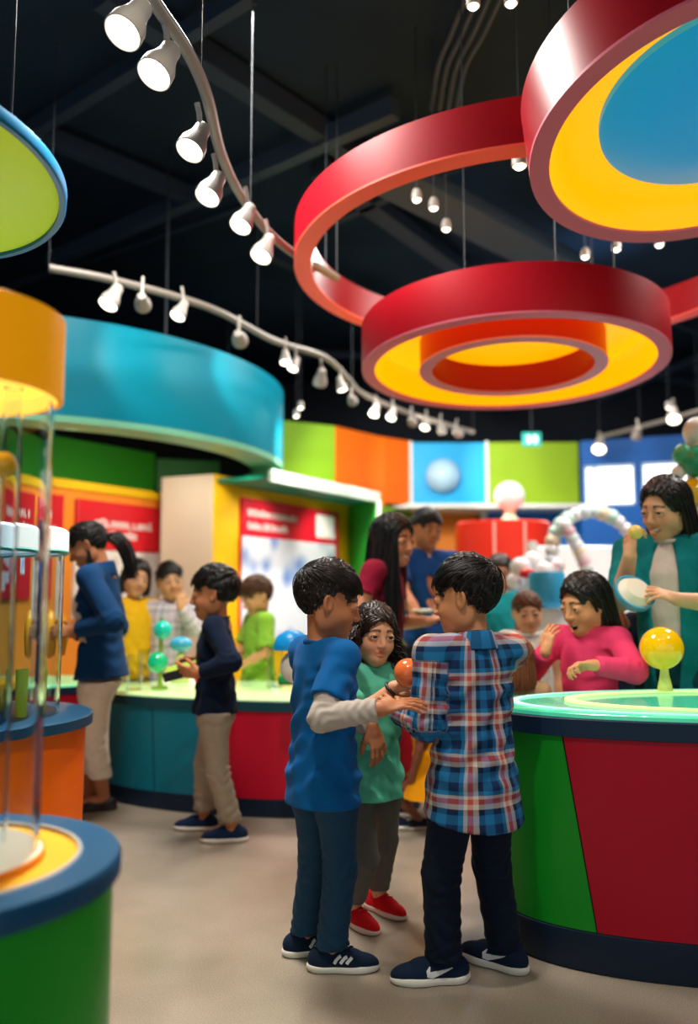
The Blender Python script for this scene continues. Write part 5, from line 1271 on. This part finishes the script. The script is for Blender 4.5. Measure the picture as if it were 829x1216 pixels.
# 4 boy in the navy sweater
B = make_person('boy in a navy sweater and beige trousers holding a tablet, facing left', px=258, D=4.18, yaw=178, H=1.325, level=1, skin='#bd7a50', head=(0, 2, 0), hs=.25, hoff=(.0, 0, -.005), twist=4,
    feet={'L': ('px', 276, 999, 184), 'R': ('px', 242, 985, 178)},
    arms={'L': dict(w=(238, 799, 4.02), pole=(-.6, .6, -1), hd=(-1, .05, .05), hn=(0, 1, .3), curl=.5), 'R': dict(w=(238, 786, 4.28), pole=(-.3, -.6, -1), hd=(-1, -.1, .05), hn=(.1, -.6, -.6), curl=.5)})
trousers(B, fabric('#9c9283'), ease=.010, ankle=.075, top_z=.48, seed=12, amp=.006)
shoes(B, fabric('#122544'), white_sole, L=.18, lace=fabric('#0e1c36'))
top(B, fabric('#0b1930'), hem=.468, longsleeve=True, ease=.018, flare=.022, collar='rib', name='sweater', seed=14, amp=.005, sleeve_ease=.012)
short_hair(B, '#14100e', seed=20, nape=-.14, bias=(1.5, .2, 0), over=.05)
NB_ = B
t = empty('tablet', P(214, 797, 4.12)); tag(t, 'dark tablet held flat by the boy in the navy sweater', 'tablet'); t.rotation_euler = (R(8), R(-14), R(4))
MB().box((-.075, -.07, -.022), (.09, .07, .022)).build('case', mat('tablet_case', '#20242a', .4), t, bevel=.004)
MB().box((-.066, -.062, .022), (.082, .062, .0232)).build('screen', mat('tablet_screen', '#a9c64a', .2, emit=.15), t)

# 5 boy in lime
B = make_person('child with brown hair in a lime green T-shirt looking down behind the left counter', px=308, D=5.74, yaw=203, H=1.30, level=1, skin='#d09a6c', head=(6, 22, 0), hs=.245, wide=1.15,
    arms={'L': dict(w=(288, 790, 5.56), pole=(-.7, .9, -.8), hd=(-1, 0, 0), hn=(0, 0, -1)), 'R': dict(w=(272, 790, 5.7), pole=(-.3, -.6, -1))})
trousers(B, fabric('#7d8a94'), top_z=.46); shoes(B, navy_shoe, white_sole)
top(B, fabric('#86b83c'), hem=.44, sleeve=.85, ease=.024, flare=.022, sr=.05, collar='rib', name='t_shirt', seed=15, sleeve_ease=.02)
short_hair(B, '#4a2c18', seed=30, nape=-.25, L=.36, over=.08, thick=.05)

# 6 woman in the blue blazer
B = make_person('woman in a dark blue blazer and cream trousers bending her head over the orange table', px=122, D=4.5, yaw=182, H=1.645, adult=True, level=1, skin='#b87850', head=(4, 26, 0), hs=.232, hoff=(.035, 0, -.02), lean=(3, 0), wide=.98,
    feet={'L': ('px', 122, 962, 188), 'R': ('px', 108, 955, 176)}, mouth='closed', eyes='down',
    arms={'L': dict(w=(92, 748, 4.34), pole=(-.8, .5, -1), hd=(-1, 0, -.1), hn=(.2, .8, -.4), curl=.55), 'R': dict(w=(86, 752, 4.62), pole=(-.6, -.5, -1), hd=(-1, 0, 0), hn=(0, -.6, -.5), curl=.5)})
trousers(B, fabric('#e2d8c6'), ease=.011, ankle=.115, top_z=.49, seed=22, amp=.006, hip=.050, knee=.036, ank=.026)
shoes(B, mat('sandal_black', '#17120f', .5), mat('sandal_sole', '#241c17', .6), L=.15, open_=True, low=.6)
top(B, fabric('#d8d2c6'), hem=.52, sleeve=None, bust=True, ease=.008, flare=.0, name='inner_top', seed=23, amp=.001, collar='rib')
top(B, fabric('#103b66'), hem=.497, longsleeve=True, ease=.030, flare=.05, name='blazer', seed=24, amp=.0032, open_front=(.075, .022), sleeve_ease=.014, collar='fold')
def pony(B, col, pts, r0, r1, n, seed, wob=.05):
    g = np.random.RandomState(seed); base = spline(pts, 5); P_, R_ = [], []
    for i in range(n):
        o = g.randn(3)*V(1, 1, .4)*wob*.5; m_ = len(base)
        P_.append([np.array(b) + o*min(1, k/(m_*.25)) for k, b in enumerate(base)]); R_.append([.024*(1 - .6*(k/(m_-1))**2) for k in range(m_)])
    return np.array(P_), np.array(R_)
def sleek(B, col, tails, thick=.03, seed=2, n=200, nape=-.22, ear=True, fringe=.0):
    fl_ = lambda p: (lambda n_, d: d - n_*(d @ n_))(unit((p - E0)/R0**2), V(-1, 0, .05 - .3*(p[2] > .2)))
    k = {0: 1, 1: .6, 2: .35}[B.level]
    return cap(B, hair_mat(col), thick=thick, nape=nape, top_=.03, fringe=fringe, ear=ear, strands=[scalp_strands(int(n*k), fl_, lambda p: .5, .016, 1.05, .02, seed, nape=nape, over=.02, fringe=fringe, jit=.05, ear=ear)] + tails)
sleek(B, '#100c0b', [pony(B, 0, [(-.45, 0, .05), (-.62, .02, -.05), (-.74, .05, -.35), (-.72, .08, -.75), (-.62, .1, -1.1)], 0, 0, 60, 3, .14), pony(B, 0, [(-.05, .30, -.1), (.06, .30, -.40), (.10, .26, -.8), (.16, .22, -1.3), (.2, .2, -1.7)], 0, 0, 16, 5, .07)])

# 7, 8 two children behind the left counter
B = make_person('child in a yellow T-shirt with dark bobbed hair behind the woman in the blue blazer', px=160, D=5.78, yaw=-50, H=1.42, level=2, skin='#d49a74', head=(-8, 4, 8), hs=.24, mouth='smile')
trousers(B, jean, top_z=.46); shoes(B, navy_shoe, white_sole)
top(B, fabric('#f0b81c'), hem=.44, sleeve=.7, ease=.02, sr=.05, name='t_shirt', collar='rib')
long_hair(B, '#1c1210', z_end=-.45, rx=.42, ry=.42, cx=-.12, seed=41, n=160, a0=70, a1=290)
chk = plaid_mat('plaid_pale', [(0, '#c9c4cc'), (.3, '#8c8a99'), (.45, '#dcd7da'), (.7, '#a39aa5'), (.85, '#cdb4b4')], .12)
B = make_person('boy in a pale checked shirt with one hand raised to his cheek', px=202, D=5.85, yaw=-78, H=1.40, level=2, skin='#d7a070', head=(10, 0, -8), hs=.24, mouth='smile',
    arms={'L': dict(w=(214, 722, 5.62), pole=(.2, .5, -1), hd=(0, .1, 1), hn=(-.3, .9, 0), curl=.8)})
trousers(B, jean, top_z=.46); shoes(B, navy_shoe, white_sole)
top(B, chk, hem=.44, longsleeve=True, ease=.02, name='shirt', collar='fold', uv=True)
short_hair(B, '#17110f', seed=44, n=260)

# 9 laughing woman with long hair
B = make_person('laughing woman with very long black hair in a burgundy top, facing right', px=452, D=4.45, yaw=-22, H=1.61, adult=True, level=1, skin='#d0906a', head=(-18, 2, 0), hs=.26, hoff=(.02, 0, -.008), mouth='laugh', eyes='squint', wide=1.0, lean=(3, 0),
    feet={'L': ('px', 452, 968, -10), 'R': ('px', 446, 980, -30)},
    arms={'L': dict(w=(508, 738, 4.5), pole=(-.4, .3, -1), hd=(1, -.1, .3), hn=(.2, -.2, 1), curl=.4), 'R': dict()})
trousers(B, fabric('#1f3a57'), ease=.006, ankle=.06, top_z=.50); shoes(B, navy_shoe, white_sole)
top(B, fabric('#8c1833'), hem=.485, sleeve=.45, ease=.012, flare=.015, sr=.042, name='top', seed=31, collar='rib')
long_hair(B, '#0d0a0b', z_end=-1.55, rx=.36, ry=.36, cx=-.24, seed=51, n=460, a0=58, a1=322, wob=.09, rad=.022)
vs_, fs_ = tubes([[B.hc + B.Hm @ (np.array(x)*B.hs) for x in q] for q in (lambda c: c)(curtain(150, -1.75, .34, .50, .10, 52, .02, 245, 318, wob=.08))[0]], np.array([[.02*B.hs*(1 - .5*(k/11)**3) for k in range(12)]]*150))
np_obj('hair_lock', vs_, fs_, hair_mat('#0d0a0b'), B.root)
# 10 man in the polo shirt
B = make_person('man in a navy blue polo shirt holding a white plate, standing behind the laughing woman', px=506, D=5.6, yaw=-72, H=1.745, adult=True, level=1, skin='#b5764f', head=(6, 6, 0), hs=.25, wide=1.0,
    feet={'L': ('px', 520, 918, -60), 'R': ('px', 512, 922, -80)},
    arms={'L': dict(w=(524, 730, 5.18), pole=(-.2, 1.6, -.6), hd=(-.4, -.6, .1), hn=(0, 0, 1), curl=.3), 'R': dict(w=(500, 738, 5.16), pole=(-.2, -1.6, -.6), hd=(.6, -.5, .1), hn=(0, 0, 1), curl=.3)})
trousers(B, fabric('#14161c'), ease=.010, ankle=.05, top_z=.495); shoes(B, navy_shoe, white_sole)
top(B, fabric('#143f78'), hem=.48, sleeve=.75, ease=.016, flare=.012, sr=.040, name='polo_shirt', collar='fold', seed=33, vneck=.03)
short_hair(B, '#100d0c', seed=55, bias=(1.2, 0, 0), n=260)
o = MB().lathe([(0, 0), (.06, 0), (.11, .014), (.108, .018), (.06, .005), (0, .005)], 40).build('plate', mat('plate_white', '#eef0f2', .3), smooth=True, loc=P(511, 727, 5.12)); tag(o, 'white plate held by the man in the polo shirt', 'plate')

# 11, 12, 13 on the right, behind
B = make_person('dark haired person in a teal top standing in the distance behind the boy in plaid', px=594, D=6.3, yaw=-100, H=1.475, level=2, skin='#b07a5c', head=(6, 6, 0), hs=.25)
trousers(B, jean_d, top_z=.46); shoes(B, navy_shoe, white_sole)
top(B, fabric('#1f9aa0'), hem=.44, sleeve=.7, ease=.02, sr=.05, name='top', collar='rib')
long_hair(B, '#2a2320', z_end=-.5, rx=.40, ry=.40, cx=-.14, seed=61, n=140, a0=75, a1=285)
B = make_person('girl with brown hair tied back in a white top, far side of the room', px=626, D=4.75, yaw=-98, H=1.205, level=1, skin='#e0aa84', head=(4, 8, -4), hs=.225)
trousers(B, fabric('#6a8296'), top_z=.46); shoes(B, navy_shoe, white_sole)
top(B, fabric('#e6e2dc'), hem=.44, sleeve=.3, ease=.014, sr=.046, name='top', collar='rib', neck=1.25)
sleek(B, '#5a3018', [pony(B, 0, [(-.42, 0, .0), (-.55, 0, -.15), (-.55, 0, -.5)], 0, 0, 30, 3, .1)], seed=64)
B = make_person('small child with light brown bobbed hair seen from behind, next to the boy in plaid', px=611, D=3.66, yaw=72, H=1.0, level=1, skin='#cf9b74', head=(0, 10, 0), hs=.205,
    arms={'R': dict(w=(630, 850, 3.9)), 'L': dict(w=(600, 850, 3.9))})
trousers(B, fabric('#6d6a68'), top_z=.46); shoes(B, navy_shoe, white_sole)
top(B, fabric('#c7a27c'), hem=.44, sleeve=.7, ease=.016, sr=.046, name='t_shirt', collar='rib')
long_hair(B, '#7a4a2c', z_end=-.55, rx=.40, ry=.40, cx=-.12, seed=66, n=200, a0=70, a1=290, wob=.02)

# 14 girl in pink
B = make_person('laughing girl with long dark hair in a pink sweater behind the right counter', px=698, D=3.66, yaw=-138, H=1.285, level=1, skin='#dc9c6e', head=(-14, 12, 0), hs=.245, hoff=(.01, 0, -.01), mouth='open', eyes='squint', wide=1.05,
    arms={'L': dict(w=(706, 790, 3.34), pole=(-.5, 1, -.6), hd=(-1, .0, .06), hn=(0, -.3, -1), curl=.75, len=1.0), 'R': dict(w=(648, 774, 3.60), pole=(.3, -.8, -1), hd=(.25, .1, 1), hn=(.7, .5, 0), curl=.35)})
trousers(B, jean_d, top_z=.46); shoes(B, navy_shoe, white_sole)
top(B, fabric('#e63f6c'), hem=.44, longsleeve=True, ease=.018, flare=.02, name='sweater', collar='rib', seed=37, sleeve_ease=.014)
long_hair(B, '#120d0d', z_end=-.92, rx=.36, ry=.38, cx=-.22, seed=71, n=300, a0=80, a1=282, wob=.03, ear=True)
# 15 woman in teal
B = make_person('smiling woman with dark shoulder-length hair in a teal blazer at the right edge', px=799, D=3.74, yaw=-128, H=1.71, adult=True, level=1, skin='#e0a87e', head=(-20, 13, 4), hs=.256, hoff=(.02, 0, -.012), mouth='laugh', eyes='squint', wide=1.0, lean=(2, 0),
    arms={'L': dict(w=(806, 712, 3.40), pole=(-.3, 1, -.9), hd=(-1, 0, .35), hn=(0, .5, -.8), curl=.4), 'R': dict(w=(748, 660, 3.52), pole=(.2, -.25, -1.6), hd=(.1, 0, 1), hn=(.9, .3, 0), curl=.7)})
trousers(B, fabric('#0f4a52'), ease=.010, top_z=.56); shoes(B, navy_shoe, white_sole)
top(B, fabric('#d9cbbd'), hem=.53, sleeve=None, ease=.009, flare=.0, name='inner_top', seed=43, amp=.001, collar='rib')
top(B, fabric('#128084'), hem=.45, longsleeve=False, sleeve=1.0, sr=.040, ease=.022, flare=.03, name='blazer', seed=44, amp=.0032, open_front=(.045, 0), sleeve_ease=.014, collar='fold')
MB().lathe([(0, 0), (.012, 0), (.012, .004), (0, .006)], 16).build('button', mat('button_dark', '#0a2226', .3), B.root, loc=Vector(B.pel + B.up*.03*B.H + B.fw*.098*B.H + B.lt*.03*B.H))
long_hair(B, '#17100e', z_end=-.66, rx=.40, ry=.42, cx=-.12, seed=73, n=300, a0=72, a1=288, wob=.02, thick=.05, fringe=.05, side=.12)
TW = B
t = empty('toy_bowl', P(752, 706, 3.46)); tag(t, 'light blue and white bowl held by the woman in the teal blazer', 'bowl'); t.rotation_euler = (R(50), R(20), 0)
MB().lathe([(0, -.05), (.05, -.045), (.08, -.01), (.085, .02), (.078, .02), (.06, -.01), (0, -.03)], 40).build('shell', mat('bowl_blue', '#4aa7c8', .3), t, smooth=True)
MB().lathe([(.076, .01), (.05, .045), (0, .055)], 32).build('filling', mat('bowl_cream', '#efe3cc', .5), t, smooth=True)
o = MB().ball((0, 0, 0), .03, 24).build('ball', mat('pale_yellow_ball', '#f0d26a', .3), smooth=True, loc=P(755, 632, 3.50)); tag(o, 'small pale yellow ball in the raised hand of the woman in teal', 'ball')
# 16 child in dark blue, mostly hidden
B = make_person('child in a dark navy sweater mostly hidden behind the woman in teal, one hand showing', px=775, D=4.3, yaw=-150, H=1.34, level=2, skin='#b06a45', head=(0, 8, 0), hs=.22,
    arms={'R': dict(w=(742, 742, 4.1), pole=(.1, -.6, -1), hd=(-.25, 0, 1), hn=(.8, 0, 0), curl=.5)})
trousers(B, jean_d, top_z=.46); shoes(B, navy_shoe, white_sole)
top(B, fabric('#101c30'), hem=.44, longsleeve=True, ease=.02, name='sweater', collar='rib'); short_hair(B, '#15100e', seed=81, n=200)
# 17 small child in yellow between the legs
B = make_person('small child in a yellow dress half hidden behind the boy in plaid', px=506, D=4.4, yaw=150, H=.86, level=2, skin='#8a5440', head=(0, 8, 0), hs=.17,
    feet={'L': ('px', 500, 984, 190), 'R': ('px', 486, 968, 150)})
shoes(B, fabric('#23263c'), white_sole, L=.2)
top(B, fabric('#f0a010'), hem=.30, sleeve=.7, ease=.02, sr=.05, name='dress', collar='rib', skirt=.03); short_hair(B, '#1c1310', seed=83, n=200)

# the ball the three children hold
o = MB().ball((0, 0, 0), .048, 36).build('ball', mat('orange_ball', '#f0763c', .15, coat=.6), smooth=True, loc=P(485, 799, 2.80)); tag(o, 'shiny orange ball in the hands of the three children in front', 'ball')
